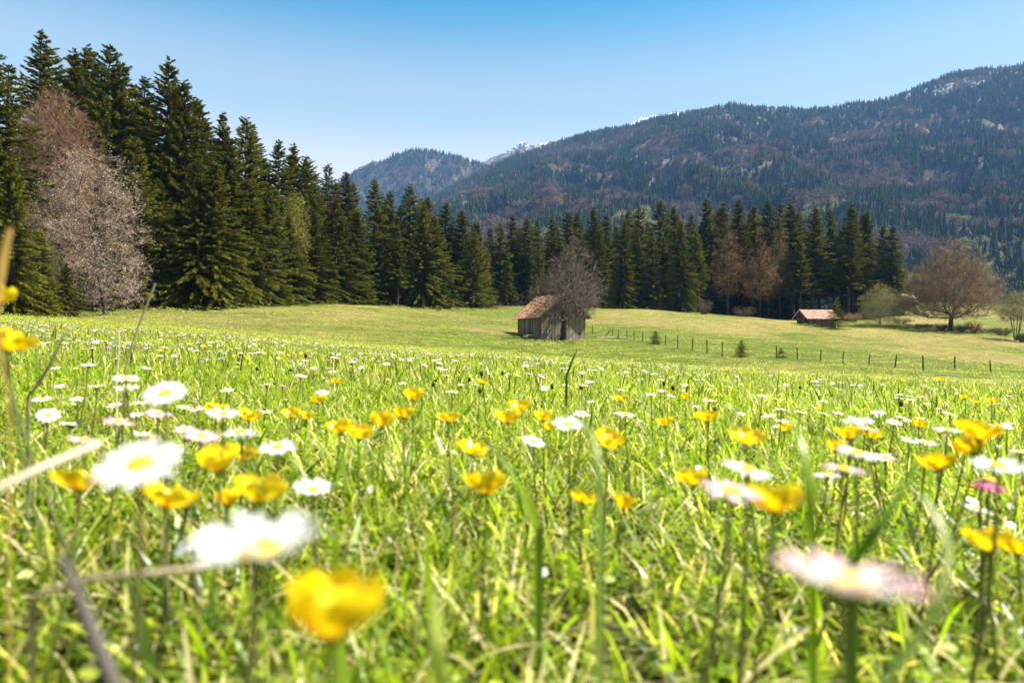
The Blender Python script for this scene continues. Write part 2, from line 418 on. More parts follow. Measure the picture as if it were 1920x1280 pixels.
CREST = np.array([(300, 520), (600, 470), (760, 405), (850, 352), (910, 316), (960, 296), (1000, 283), (1060, 264), (1120, 252), (1180, 239), (1240, 222), (1290, 212),
                  (1340, 204), (1375, 198), (1420, 204), (1480, 206), (1520, 209), (1600, 199), (1650, 191), (1700, 178), (1730, 164), (1790, 141), (1850, 132), (1920, 126), (2050, 120), (2300, 130), (2600, 160), (3000, 220)], float)
HILL = np.array([(300, 420), (560, 372), (640, 340), (665, 322), (700, 304), (715, 306), (740, 291), (770, 281), (800, 281), (840, 290), (870, 297), (910, 310), (960, 330), (1100, 360), (1300, 400)], float)
PEAK = np.array([(500, 420), (800, 350), (890, 312), (908, 303), (930, 296), (945, 286), (962, 276), (978, 267), (990, 271), (1005, 272), (1022, 264), (1040, 268), (1080, 262), (1130, 246),
                 (1165, 240), (1185, 228), (1200, 217), (1212, 219), (1225, 214), (1245, 217), (1260, 213), (1295, 212), (1330, 220), (1400, 230), (1600, 260), (2000, 300)], float)
massif, surf_m = mountain('mountain', 'long forested mountain ridge rising to the right', (-.5, 1.45), CREST, 598, 620, 2300, M_slope, 3, 62, 190., 330, 130)
hill, surf_h = mountain('hill', 'lower wooded mountain at the left end of the ridge', (-.5, .3), HILL, 560, 2300, 3100, M_hill, 11, 48, 170., 150, 60)
peaks, surf_p = mountain('snow_mountain', 'distant snow covered peaks behind the ridge', (-.4, .8), PEAK, 560, 2500, 3250, M_alp, 17, 120, 150., 300, 90)

# far forest: too many to count, one mass of each kind -----------------
def far_spruce(seed, H=1.0, Rr=.17):
    rg = np.random.default_rng(seed); m = MB()
    nt2 = 7
    for q in range(nt2):
        z0 = q/nt2*.9+.02; z1 = min(1, z0+.30-.12*q/nt2); rr = Rr*(1-q/nt2)**.85*rg.uniform(.85, 1.15)
        n = 7; a = rg.uniform(0, 6)+np.arange(n)*2*PI/n
        r = rr*rg.uniform(.7, 1.25, n)
        ring = np.stack([np.cos(a)*r, np.sin(a)*r, z0+rg.uniform(-.03, .03, n)], -1)
        tip = np.array([[0, 0, z1]])
        col = np.concatenate([np.repeat(np.array([[.026, .040, .010]]), n, 0)*rg.uniform(.7, 1.4, (n, 1)), [[.018, .03, .01]]])
        m.add(np.concatenate([ring, tip]), [[q2, (q2+1) % n, n] for q2 in range(n)], 0, col)
    return m
def far_broadleaf(seed, base, n=95):
    rg = np.random.default_rng(seed); m = MB()
    d = norm(rg.normal(size=(n, 3))); d[:, 2] = np.abs(d[:, 2])*1.0-.35*(rg.random(n) < .4)
    p = d*np.array([.36, .36, .5])*rg.uniform(.45, 1.0, (n, 1)) + np.array([0, 0, .46])
    v = norm(d+rg.normal(size=(n, 3))*.6+np.array([0, 0, .5]))*rg.uniform(.10, .22, (n, 1))
    sd = norm(np.cross(v, rg.normal(size=(n, 3))))
    kites(m, p, v, rg.uniform(.025, .05, n), sd, 0, np.array(base)*rg.uniform(.55, 1.5, (n, 1)))
    prisms(m, np.array([[0, 0, -.05]]), np.array([[0, 0, .6]]), np.array([.02]), np.array([.008]), 4, 0, (.12, .1, .08))
    return m
M_farspruce = leaf_mat('far_spruce_needles', .12, .8, .1, .8)
M_farleaf = leaf_mat('far_bare_twigs', .2, .8, .1, .7)
src_s = [source('far_spruce_%d' % q, far_spruce(q), M_farspruce) for q in range(4)]
BROWN = [(.125, .08, .068), (.15, .10, .088), (.105, .072, .064)]
PALE = [(.27, .26, .10), (.22, .22, .085)]
src_b = [source('far_bare_%d' % q, far_broadleaf(40+q, BROWN[q]), M_farleaf) for q in range(3)]
src_g = [source('far_budding_%d' % q, far_broadleaf(50+q, PALE[q]), M_farleaf) for q in range(2)]
def far_forest(surf, seed, n, ur, tr, names, rough, pale=True):
    rg = np.random.default_rng(seed)
    u = rg.uniform(*ur, n); t = rg.uniform(tr[0], tr[1], n)
    p = surf(u, t)
    n1 = fbm(p[:, 0]/130, p[:, 1]/130+p[:, 2]/90, seed+1, 4)          # stands
    n2 = fbm((p[:, 0]+.6*p[:, 2])/26, (p[:, 1]+p[:, 2])/110, seed+2, 4)   # clearings running down the slope
    alt = t
    keep = (n2 < .585+rg.uniform(-.06, .07, n)) | (rg.random(n) < .08)
    bare = (n1+rg.uniform(-.10, .10, n)) > (.535+.10*np.abs(alt-.45))
    lowp = pale & (t < .26) & (fbm(p[:, 0]/50, p[:, 1]/70, seed+3, 3)+rg.uniform(-.08, .08, n) > .575+.1*rg.random(n))
    kind = np.where(lowp, 2, np.where(bare, 1, 0))
    crest = t > .93
    keep |= crest & (rg.random(n) < .6)
    # fewer trees where slope is steep scree; always some
    keep &= rg.random(n) < np.where(kind == 0, .95, .8)
    out = []
    for kd, srcs, hh, ww in ((0, src_s, (19, 33), (.8, 1.2)), (1, src_b, (12, 21), (.8, 1.2)), (2, src_g, (10, 16), (.9, 1.3))):
        s = keep & (kind == kd); q = p[s].copy(); m_ = len(q)
        if m_ == 0: continue
        q[:, 2] -= .6
        H = rg.uniform(*hh, m_)*(1-.25*np.clip(t[s], 0, 1)); W = H*rg.uniform(*ww, m_)
        rot = np.stack([np.zeros(m_), np.zeros(m_), rg.uniform(0, 6.28, m_)], -1)
        o = scatter(names[kd][0], q, rot, np.stack([W, W, H], -1), rg.integers(0, len(srcs), m_), srcs)
        tag(o, names[kd][1], 'forest', None, 'stuff'); out.append(m_)
    return out
print('far forest', far_forest(surf_m, 61, 135000, (-.42, 1.1), (.0, 1.02),
    [('mountain_spruce_forest', 'dark spruce forest covering the long mountain ridge'), ('mountain_bare_wood', 'purple brown leafless woods on the long mountain ridge'),
     ('mountain_budding_wood', 'pale green budding trees low on the mountain')], 1))
print('far forest', far_forest(surf_h, 71, 34000, (-.45, .25), (.1, 1.02),
    [('hill_spruce_forest', 'dark spruce forest on the lower mountain at the ridge end'), ('hill_bare_wood', 'brown leafless woods on the lower mountain'), ('x', 'x')], 1, False))

# ------------------------------------------------------------------ haze: one closed box round the whole place
hz = MB(); box(hz, (300, 1500, 550), (8400, 5000, 1190))
M_haze = bpy.data.materials.new('haze'); M_haze.use_nodes = True
nt = M_haze.node_tree; nt.nodes.remove(nt.nodes['Principled BSDF'])
pv = N(nt, 'ShaderNodeVolumePrincipled'); pv.inputs['Color'].default_value = (.24, .52, 1.0, 1); pv.inputs['Density'].default_value = .000066
pv.inputs['Anisotropy'].default_value = .0
nt.links.new(pv.outputs[0], nt.nodes['Material Output'].inputs['Volume'])
ho = hz.build('haze', M_haze); tag(ho, 'thin blue air over the valley', kind='stuff')
# ------------------------------------------------------------------ conifers
M_bark, nt, b = mat('spruce_bark', .9, .15)
nz = noise(nt, 9, 5, .7, coords(nt, 'Object', (1, 1, .15)))
r = ramp(nt, [(.3, (.035, .026, .018)), (.7, (.11, .08, .055))]); nt.links.new(nz.outputs[0], r.inputs[0]); nt.links.new(r.outputs[0], b.inputs['Base Color'])
bump(nt, b, nz.outputs[0], .7, .05)
M_needle = leaf_mat('spruce_needles', .2, .75, .06, .55, (1, 1, 1), (1.3, 1.3, .6), .5)

def spruce_meshes(seed, H=30., Rm=4.2, base=.04, dens=1.0, droop=1.0, thin=0.0):
    """trunk and crown of one spruce: whorls of hanging branches carrying needle sprays"""
    rg = np.random.default_rng(seed)
    tm = MB()
    zz = np.linspace(-.6, H*.985, 10)
    wob = np.cumsum(rg.normal(0, .03, (10, 2)), 0)
    P = np.stack([wob[:, 0], wob[:, 1], zz], -1); rr = np.interp(zz, [-.6, 1, H], [.52, .40, .03])*(H/30)
    tube(tm, P, rr, 8)
    cm = MB()
    dark = np.array([.016, .022, .005]); lite = np.array([.19, .188, .016])  # inner needles darkened to deepen self-shadow, yellowish tips lightened as if sunlit
    z = H*base; br = []
    ph = rg.uniform(0, 6.28, 3)
    while z < H*.985:
        t = z/H
        prof = Rm*np.clip((1-t)/(1-.12), 0, 1)**.74*np.clip(.80+t*4, .80, 1.0)*1.1
        prof = max(prof, .25)
        nb = int(round((3.4+1.6*(1-t))*dens+.3))
        a0 = rg.uniform(0, 6.28)
        for q in range(nb):
            a = a0+q*2*PI/nb+rg.normal(0, .22)
            lobe = 1+.16*math.sin(2*a+ph[0]+t*4)+.13*math.sin(3*a+ph[1]-t*9)
            L = prof*lobe*rg.choice([rg.uniform(.35, .7), rg.uniform(.7, 1.0), rg.uniform(.9, 1.25)])
            if rg.random() < thin: L *= .5
            br.append((a, z+rg.normal(0, .30), L, t))
        z += (.23+.14*(1-t))*rg.uniform(.8, 1.25)*H/30
    for a, z, L, t in br:
        K = int(14+L*26*dens)
        s = np.sort(rg.uniform(.08, 1.0, K)**.8)
        e0 = .55*t**1.2+.02-.10*(1-t)
        dr = (.42*(1-t)+.10)*droop; up = .20
        rad = L*s; zo = L*(e0*s-dr*s**2+up*s**3)
        ca, sa = math.cos(a), math.sin(a)
        c = np.stack([ca*rad, sa*rad, z+zo], -1)
        side = rg.choice([-1, 1], K)*rg.uniform(.25, 1.0, K)
        o = np.stack([ca-sa*side*1.0, sa+ca*side*1.0, np.zeros(K)], -1); o = norm(o)
        o[:, 2] = -.35*droop*(1-t*.7)+rg.normal(0, .22, K)+.35*t
        hang = rg.random(K) < .62*(1-t)
        o[hang, 2] -= 1.1; o = norm(o)
        ln = (.22+.30*L/Rm*(1-.45*s))*rg.uniform(.7, 1.35, K)*(H/30)*1.35
        d = o*ln[:, None]
        sd = norm(np.cross(d, np.array([0, 0, 1.])+rg.normal(0, .55, (K, 3))))
        w = rg.uniform(.045, .085, K)*(H/30)*1.05
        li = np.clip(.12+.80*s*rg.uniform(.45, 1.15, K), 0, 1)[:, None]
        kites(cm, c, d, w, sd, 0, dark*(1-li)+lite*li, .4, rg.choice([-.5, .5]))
        # the limb itself
        if L > .8:
            sp = np.array([0, .5, .85]); pp = np.stack([ca*L*sp, sa*L*sp, z+L*(e0*sp-dr*sp**2+up*sp**3)], -1)
            prisms(cm, pp[:-1], pp[1:], np.array([.035, .02])*H/30, np.array([.02, .006])*H/30, 3, 0, (.045, .032, .02))
    # leader
    n = 40; zt = H*rg.uniform(.93, 1.0, n); an = rg.uniform(0, 6.28, n)
    d = np.stack([np.cos(an)*.35, np.sin(an)*.35, .25+.2*rg.random(n)], -1)*((H*1.03-zt)/(H*.1))[:, None]*H/30*1.2
    kites(cm, np.stack([0*zt, 0*zt, zt], -1), d, np.full(n, .05)*H/30, norm(np.cross(d, rg.normal(size=(n, 3)))), 0, (.045, .062, .014))
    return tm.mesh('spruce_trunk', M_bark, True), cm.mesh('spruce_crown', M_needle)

VAR = {}
def variant(k):
    if k not in VAR:
        VAR[k] = {'edge0': lambda: spruce_meshes(101, Rm=4.9, base=.03), 'edge1': lambda: spruce_meshes(102, Rm=5.6, base=.03, droop=1.2),
                  'edge2': lambda: spruce_meshes(103, Rm=4.4, base=.04, droop=.9), 'edge3': lambda: spruce_meshes(104, Rm=5.2, base=.02, thin=.12, droop=1.3),
                  'tall0': lambda: spruce_meshes(105, Rm=4.6, base=.26, droop=1.1, thin=.1), 'tall1': lambda: spruce_meshes(106, Rm=4.3, base=.33, thin=.12),
                  'edge4': lambda: spruce_meshes(115, Rm=4.6, base=.05, droop=1.5, thin=.2, dens=.85), 'edge5': lambda: spruce_meshes(116, Rm=5.4, base=.02, droop=.7, dens=.9),
                  'slim': lambda: spruce_meshes(107, Rm=3.7, base=.08, droop=1.3), 
                  'young': lambda: spruce_meshes(108, H=30, Rm=8.6, base=.01, dens=.8, droop=.5)}[k]()
    return VAR[k]
def spruce(xp, d, top=None, var='edge0', label='', H=None, wide=1.0, group=None, rz=None, name='spruce_tree', sink=0.0):
    """a spruce standing on the ground at bearing xp and distance d, its tip reaching the skyline height top"""
    p = on_ground(xp, d); nat = 30.
    if H is None: H = (CAMZ-(top-640)/F*d)-p[2]
    o = empty(name, p, rz if rz is not None else random.uniform(0, 6.28)); s = H/nat
    wide = wide*1.12 if var != 'young' else wide
    o.scale = (s*wide, s*wide*random.uniform(.9, 1.1), s/1.02); o.rotation_euler[0] = random.gauss(0, .018); o.rotation_euler[1] = random.gauss(0, .018)
    if var in ('edge0', 'edge2', 'edge3') and random.random() < .45: var = random.choice(['edge4', 'edge5', 'edge1'])
    tr, cr = variant(var)
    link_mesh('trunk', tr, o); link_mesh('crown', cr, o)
    return tag(o, label, 'spruce', group)

random.seed(4)
ORD = ['first', 'second', 'third', 'fourth', 'fifth', 'sixth', 'seventh', 'eighth', 'ninth', 'tenth', 'eleventh', 'twelfth', 'thirteenth', 'fourteenth', 'fifteenth',
       'sixteenth', 'seventeenth', 'eighteenth', 'nineteenth', 'twentieth', 'twenty-first', 'twenty-second', 'twenty-third', 'twenty-fourth', 'twenty-fifth', 'twenty-sixth',
       'twenty-seventh', 'twenty-eighth', 'twenty-ninth', 'thirtieth', 'thirty-first', 'thirty-second', 'thirty-third', 'thirty-fourth', 'thirty-fifth', 'thirty-sixth',
       'thirty-seventh', 'thirty-eighth', 'thirty-ninth', 'fortieth']
# left forest, skyline trees from left to right: (bearing, distance, tip)
LEFT = [(-150, 60, -60, 'edge1', 1.0), (-8, 63, 70, 'edge1', 1.0), (70, 88, 45, 'edge0', 1.), (125, 93, 82, 'slim', 1.), (155, 96, 72, 'edge2', .9), (186, 90, 70, 'edge0', .95), (229, 92, 108, 'edge3', 1.0), (262, 97, 138, 'slim', 1.1),
        (308, 92, 97, 'edge0', .95), (343, 90, 140, 'edge2', 1.05), (376, 95, 192, 'edge3', 1.), (415, 104, 203, 'slim', 1.15), (456, 104, 210, 'edge2', 1.1), (487, 112, 262, 'edge0', .9),
        (521, 112, 256, 'edge0', 1.), (552, 122, 263, 'slim', 1.2), (577, 120, 286, 'edge2', 1.1), (606, 124, 300, 'edge3', 1.), (650, 128, 318, 'edge0', 1.15), (700, 134, 332, 'edge2', 1.3), (728, 140, 352, 'tall0', 1.1),
        (768, 142, 340, 'edge3', 1.1), (800, 150, 364, 'edge0', 1.25), (833, 158, 377, 'slim', 1.4), (870, 158, 391, 'edge2', 1.35), (898, 172, 416, 'slim', 1.3)]
TALLEST = {70: 'tall spruce whose tip is the highest of the whole forest', -8: 'large spruce standing at the left edge of the picture', 308: 'tall spruce with narrow tip right of the pale blossoming tree'}
for q, (x, d, tp, v, w) in enumerate(LEFT):
    spruce(x, d, tp, v, TALLEST.get(x, 'spruce, %s tip from the left along the skyline of the left forest' % ORD[max(q-1, 0)]), wide=w, group='spruces on the skyline of the left forest')
# lower trees along the sunlit edge of the left forest
EDGE_T = [(22, 55, 290, 'edge3', 1.0), (78, 58, 430, 'edge0', 1.25), (128, 60, 490, 'edge1', 1.2), (55, 66, 330, 'edge2', 1.2), (258, 82, 250, 'edge3', .95), (300, 86, 330, 'edge2', 1.), (372, 84, 290, 'edge1', 1.05), (405, 86, 300, 'edge3', 1.1), (432, 92, 250, 'edge0', 1.),
          (470, 94, 330, 'edge1', 1.), (510, 101, 340, 'edge2', 1.1), (545, 105, 400, 'edge3', 1.15), (585, 110, 360, 'edge0', 1.1), (630, 117, 370, 'edge1', 1.1), (668, 122, 390, 'edge2', 1.25), (745, 132, 420, 'tall0', 1.2), (790, 136, 375, 'edge1', 1.1),
          (815, 138, 400, 'edge3', 1.3), (885, 150, 430, 'edge0', 1.25)]
for q, (x, d, tp, v, w) in enumerate(EDGE_T):
    spruce(x, d, tp, v, 'shorter sunlit spruce, %s from the left along the front edge of left forest' % ORD[q], wide=w, group='spruces along the front edge of the left forest')
# rear forest behind the field, from left to right
BACK = [(922, 188, 424, 'edge2', 1.2), (938, 184, 415, 'edge0', 1.1), (960, 188, 400, 'slim', 1.3), (987, 185, 404, 'edge2', 1.15), (1012, 190, 408, 'edge0', 1.0), (1036, 194, 402, 'slim', 1.4), (1062, 190, 392, 'edge2', 1.2), (1088, 196, 396, 'edge0', 1.1), (1112, 190, 386, 'edge3', 1.0),
        (1138, 188, 398, 'slim', 1.3), (1172, 196, 390, 'edge0', 1.), (1200, 190, 384, 'edge2', 1.1), (1236, 196, 371, 'edge0', 1.1), (1262, 200, 384, 'slim', 1.3), (1296, 192, 396, 'edge3', .95), (1333, 200, 368, 'tall0', 1.1), (1357, 204, 372, 'tall1', 1.2), (1388, 200, 371, 'edge0', 1.0), (1413, 206, 382, 'slim', 1.3),
        (1441, 196, 372, 'tall0', 1.1), (1462, 204, 378, 'edge2', 1.), (1487, 192, 374, 'tall0', 1.25), (1522, 186, 386, 'tall1', 1.35), (1566, 188, 386, 'tall0', 1.05), (1600, 186, 380, 'tall0', 1.25), (1620, 192, 392, 'edge2', 1.0), (1654, 184, 421, 'edge0', 1.1), (1676, 181, 420, 'edge1', 1.0)]
for q, (x, d, tp, v, w) in enumerate(BACK):
    spruce(x, d, tp, v, 'spruce, %s tip from the left along the rear forest behind the huts' % ORD[q], wide=w, group='spruces of the rear forest')
FRONT = [(951, 176, 468, 'edge2', 1.1, 'spruce in front of the rear forest just left of the hut roof'), (1166, 172, 412, 'edge2', .95, 'bright slim spruce at the field edge right of the tree beside the plank hut'),
         (1196, 176, 420, 'edge3', .9, 'spruce behind the bright slim spruce, in front of the rear forest'), (1222, 175, 430, 'slim', 1.2, 'narrow spruce between the bright slim spruce and the drooping one'), (1276, 174, 412, 'edge3', .85, 'drooping spruce in front of the rear forest left of the brown larches'),
         (1130, 178, 430, 'edge0', .8, 'spruce in front of the rear forest just behind the bare tree crown'), (1072, 178, 440, 'edge2', .9, 'spruce behind the bare tree beside the plank hut'), (1010, 178, 450, 'edge0', .9, 'spruce behind the roof ridge of the plank hut'),
         (1590, 180, 410, 'tall1', 1.1, 'spruce with tall bare stem behind the pink roofed hut'), (1310, 184, 425, 'tall1', 1.0, 'dark spruce just left of the brown larches'), (1500, 180, 440, 'tall1', 1.2, 'lower dark spruce right of the brown larches')]
for (x, d, tp, v, w, l) in FRONT: spruce(x, d, tp, v, l, wide=w, group='spruces in front of the rear forest')
# second row: fills the depth of the wood behind its edge
row = [(x+random.uniform(10, 26), d+random.uniform(10, 20), tp+random.uniform(18, 45)) for (x, d, tp, v, w) in LEFT if x > -100] + [(x+random.uniform(8, 20), d+random.uniform(8, 16), tp+random.uniform(14, 34)) for (x, d, tp, v, w) in BACK if x < 1650 and not 1525 < x < 1560]
nl = sum(1 for r_ in row if r_[0] < 915)
for q, (x, d, tp) in enumerate(row):
    lab = 'dark spruce glimpsed behind the front trees, %s from the left in the %s forest' % ((ORD[q], 'left') if q < nl else (ORD[q-nl], 'rear'))
    spruce(x, d, tp, random.choice(['edge0', 'edge2', 'slim', 'tall0']), lab, wide=1.2, group='spruces deeper in the forest', name='spruce_tree')
# young spruces
for (x, y, w, hpx, l) in [(1229, 645, 1.5, 26, 'young spruce by the fence standing nearest to the plank hut'), (1390, 669, 1.5, 32, 'largest of the young spruces standing along the fence posts'),
                       (1465, 672, 1.9, 21, 'squat young spruce right beside a fence post')]:
    p = hit(x, y, 40, 140); d = p[1]
    spruce(x, d, None, 'young', l, H=hpx*d/F, wide=w, group='young spruces along the fence', name='young_spruce')

# ------------------------------------------------------------------ bare and budding broadleaf trees
def crown_tree(seed, H, prof, n, bf, trunk_h, trunk_r, lean=(0, 0), stems=1, tips=5, tiplen=.5, outer=.45, tip_r=.006, expo=.46, cshift=(0, 0)):
    """branches grown through points spread in a crown volume (shortest paths back to the stem)"""
    rg = np.random.default_rng(seed)
    zs = np.array([p[0] for p in prof])*H; rs = np.array([p[1] for p in prof])
    pts = []
    zz = np.linspace(zs[0], zs[-1], 300); wgt = np.interp(zz, zs, rs)**2+.02; wgt /= wgt.sum()
    z = rg.choice(zz, n, p=wgt)+rg.uniform(-.5, .5, n)*(zz[1]-zz[0])
    a = rg.uniform(0, 6.28, n); r_ = np.interp(z, zs, rs)*rg.random(n)**outer
    r_ *= 1+.18*np.sin(3*a+z)+.12*np.sin(5*a-2*z)
    sh = np.clip(z/H, 0, 1)[:, None]*np.array([cshift])
    P = np.stack([np.cos(a)*r_, np.sin(a)*r_, z], -1); P[:, :2] += sh
    nodes = [np.array([0, 0, -.3])]; par = [-1]; pl = [0.]
    for s in range(stems):
        ax = s*2*PI/stems+rg.uniform(0, 1); sp = 0 if stems == 1 else 1
        last = 0; m = max(4, int(trunk_h/.5))
        for q in range(1, m+1):
            f = q/m
            nodes.append(np.array([lean[0]*f+sp*math.cos(ax)*(.25+f*.16*trunk_h), lean[1]*f+sp*math.sin(ax)*(.25+f*.16*trunk_h), trunk_h*f])+np.append(rg.normal(0, .03, 2), 0))
            par.append(last); pl.append(pl[last]*.55+np.linalg.norm(nodes[-1]-nodes[last])*.3); last = len(nodes)-1
    nn = len(nodes)
    allp = np.concatenate([np.array(nodes), P]); N_ = len(allp)
    parent = np.full(N_, -1); parent[:nn] = par
    plen = np.zeros(N_); plen[:nn] = pl
    best = np.full(N_, 1e9); bp = np.full(N_, -1)
    done = np.zeros(N_, bool); done[:nn] = True
    for q in range(nn):
        dd = np.linalg.norm(allp-allp[q], axis=1); cst = dd+bf*(plen[q]+dd)
        up = cst < best; best[up] = cst[up]; bp[up] = q
    best[done] = 1e9
    order = list(range(nn))
    for _ in range(N_-nn):
        q = int(np.argmin(best)); pq = bp[q]; parent[q] = pq; done[q] = True; order.append(q)
        plen[q] = plen[pq]+np.linalg.norm(allp[q]-allp[pq]); best[q] = 1e9
        dd = np.linalg.norm(allp-allp[q], axis=1); cst = dd+bf*(plen[q]+dd)
        up = (~done) & (cst < best); best[up] = cst[up]; bp[up] = q
    cnt = np.zeros(N_); hasch = np.zeros(N_, bool)
    for q in order[::-1]:
        if not hasch[q]: cnt[q] = 1
        if parent[q] >= 0: cnt[parent[q]] += cnt[q]; hasch[parent[q]] = True
    rad_ = tip_r*cnt**expo
    rad_ *= min(1., trunk_r/rad_[1:nn].max()) if rad_[1:nn].max() > trunk_r else 1.
    rad_[:nn] = np.maximum(rad_[:nn], np.interp(allp[:nn, 2], [0, trunk_h], [trunk_r, trunk_r*.55])/math.sqrt(stems)); rad_[0] = trunk_r*1.5/math.sqrt(stems)
    e = np.array([q for q in order if parent[q] >= 0]); pa = parent[e]
    is_tr = e < nn
    tr_e = e[is_tr]; br_e = e[~is_tr]
    leaf = np.nonzero(~hasch)[0]; leaf = np.concatenate([leaf, rg.choice(np.arange(nn, N_), min(len(leaf), N_-nn))])
    dirn = norm(allp[leaf]-allp[parent[leaf]]); L0 = np.repeat(allp[leaf], tips, 0); D0 = np.repeat(dirn, tips, 0)
    dv = norm(D0+rg.normal(0, .5, D0.shape)+np.array([0, 0, .25]))*(tiplen*rg.uniform(.5, 1.3, (len(D0), 1)))
    return dict(p=allp, par=parent, r=rad_, tr=tr_e, br=br_e, t0=L0, tv=dv, rg=rg, tip_r=tip_r)
def tree_parts(o, T, mbark, mtwig, ctr, cbr, ctw, twig_w=.7):
    m = MB(); P, par, r = T['p'], T['par'], T['r']
    prisms(m, P[par[T['tr']]], P[T['tr']], r[par[T['tr']]]*1., r[T['tr']], 8, 0, ctr); m.build('trunk', mbark, o, True)
    m = MB(); e = T['br']; rg = T['rg']
    big = r[e] > 3*T['tip_r']
    for sel, sd in ((e[big], 5), (e[~big], 3)):
        if len(sel): 
            jit = rg.uniform(.7, 1.3, (len(sel), 1))
            prisms(m, P[par[sel]], P[sel], np.minimum(r[par[sel]], r[sel]*1.35), r[sel], sd, 0, np.array(cbr)*jit)
    tag(m.build('branches', mbark, o), kind='stuff')
    m = MB(); n = len(T['t0']); w = np.full(n, T['tip_r']*twig_w)
    prisms(m, T['t0'], T['t0']+T['tv'], w, w*.4, 3, 0, np.array(ctw)*rg.uniform(.65, 1.4, (n, 1)))
    # side twigs
    q = rg.random(n) < .9; s0 = T['t0'][q]+T['tv'][q]*rg.uniform(.2, .8, (q.sum(), 1)); sv = T['tv'][q]*.5+rg.normal(0, .16, (q.sum(), 3))*np.linalg.norm(T['tv'][q], axis=1, keepdims=True)*2
    prisms(m, s0, s0+sv, w[q]*.8, w[q]*.3, 3, 0, np.array(ctw)*rg.uniform(.65, 1.4, (q.sum(), 1)))
    tw = tag(m.build('twigs', mtwig, o), kind='stuff')
    return s0+sv
def leaves(o, name, P, rg, n, spread, size, col, m):
    idx = rg.integers(0, len(P), n); p = P[idx]+rg.normal(0, spread, (n, 3)); d = norm(rg.normal(size=(n, 3)))*rg.uniform(.6, 1.3, (n, 1))*size
    mb = MB(); kites(mb, p, d, rg.uniform(.3, .5, n)*size, norm(np.cross(d, rg.normal(size=(n, 3)))), 0, np.array(col)*rg.uniform(.6, 1.4, (n, 1)))
    return mb.build(name, m, o)
M_branch = leaf_mat('bare_bark', 0, .9, .1, 0)
M_twig = leaf_mat('bare_twigs', 0, .9, .1, 0)
M_bud = leaf_mat('buds_and_blossom', .3, .6, .15, 0)

# the bare tree beside the plank hut
p = on_ground(1056, 79.6)
bt = empty('bare_tree', p); tag(bt, 'bare grey brown tree standing against the gable of the plank hut', 'tree')
T = crown_tree(5, 12.3, [(.17, .7), (.24, 3.0), (.36, 4.2), (.50, 4.1), (.66, 3.3), (.82, 2.2), (.94, 1.1), (1., .3)], 2100, .6, 2.6, .40, (.15, 0), 1, 4, .66, .42, .011, .47, (1.4, 0))
tree_parts(bt, T, M_branch, M_twig, (.05, .04, .032), (.12, .093, .075), (.165, .125, .105))
# big bare tree on the right
p = on_ground(1783, 150.)
bt = empty('bare_tree', p); tag(bt, 'large round brown leafless tree standing right of the pink roofed hut', 'tree')
T = crown_tree(8, 20.2, [(.13, 5.0), (.19, 8.4), (.29, 9.3), (.44, 8.8), (.6, 7.3), (.75, 5.4), (.88, 3.3), (.96, 1.8), (1., .6)], 4200, .75, 3.2, .62, (0, 0), 1, 6, 1.25, .40, .017, .42, (0, 0))
E_ = tree_parts(bt, T, M_branch, M_twig, (.09, .07, .055), (.11, .082, .06), (.25, .165, .095))
leaves(bt, 'buds', E_, T['rg'], 6000, .10, .12, (.27, .175, .095), M_bud)
# pale blossoming tree on the left
p = on_ground(200, 64.5)
bt = empty('blossoming_tree', p); tag(bt, 'pale pinkish blossoming bare tree in front of the left forest', 'tree')
T = crown_tree(12, 15.6, [(.05, 1.2), (.12, 3.0), (.26, 3.5), (.36, 2.9), (.48, 3.7), (.62, 4.0), (.75, 3.3), (.9, 2.5), (1., .5)], 1150, .28, 7.5, .24, (-1.5, .2), 1, 4, 1.1, .4, .013, .47, (-1.9, 0))
E_ = tree_parts(bt, T, M_branch, M_twig, (.05, .04, .034), (.13, .098, .08), (.29, .21, .165))
leaves(bt, 'blossom', E_, T['rg'], 8000, .12, .085, (.62, .46, .37), M_bud)
# brown tree behind it
p = on_ground(118, 72)
bt = empty('bare_tree', p); tag(bt, 'reddish brown bare tree rising behind the pale blossoming tree', 'tree')
T = crown_tree(14, 23.5, [(.2, 1.), (.4, 3.0), (.6, 3.6), (.8, 3.4), (.93, 2.2), (1., .5)], 2600, .5, 7, .26, (0, 0), 1, 6, .9, .45, .012, .44, (-.6, 0))
tree_parts(bt, T, M_branch, M_twig, (.09, .065, .05), (.15, .10, .07), (.24, .14, .085))
# brown bare shrubby tree at far left between the spruces
p = on_ground(60, 62)
bt = empty('bare_tree', p); tag(bt, 'thin bare grey tree among the spruces near the left edge', 'tree')
T = crown_tree(15, 10.5, [(.2, .7), (.4, 1.9), (.7, 2.1), (.9, 1.4), (1., .4)], 1100, .45, 2.5, .14, (0, 0), 1, 4, .7, .5, .009, .44)
tree_parts(bt, T, M_branch, M_twig, (.09, .07, .05), (.19, .15, .11), (.26, .20, .13))
# yellow green budding tree in the left forest edge
p = on_ground(556, 107)
bt = empty('budding_tree', p); tag(bt, 'small yellow green budding tree leaning out of the left forest edge', 'tree')
T = crown_tree(16, 17.5, [(.25, .8), (.45, 1.8), (.7, 2.1), (.9, 1.5), (1., .4)], 700, .5, 6, .14, (0, 0), 1, 4, .5, .5, .010, .44)
E_ = tree_parts(bt, T, M_branch, M_twig, (.09, .07, .05), (.16, .13, .06), (.26, .23, .06))
leaves(bt, 'young_leaves', E_, T['rg'], 3200, .25, .15, (.24, .23, .025), M_bud)
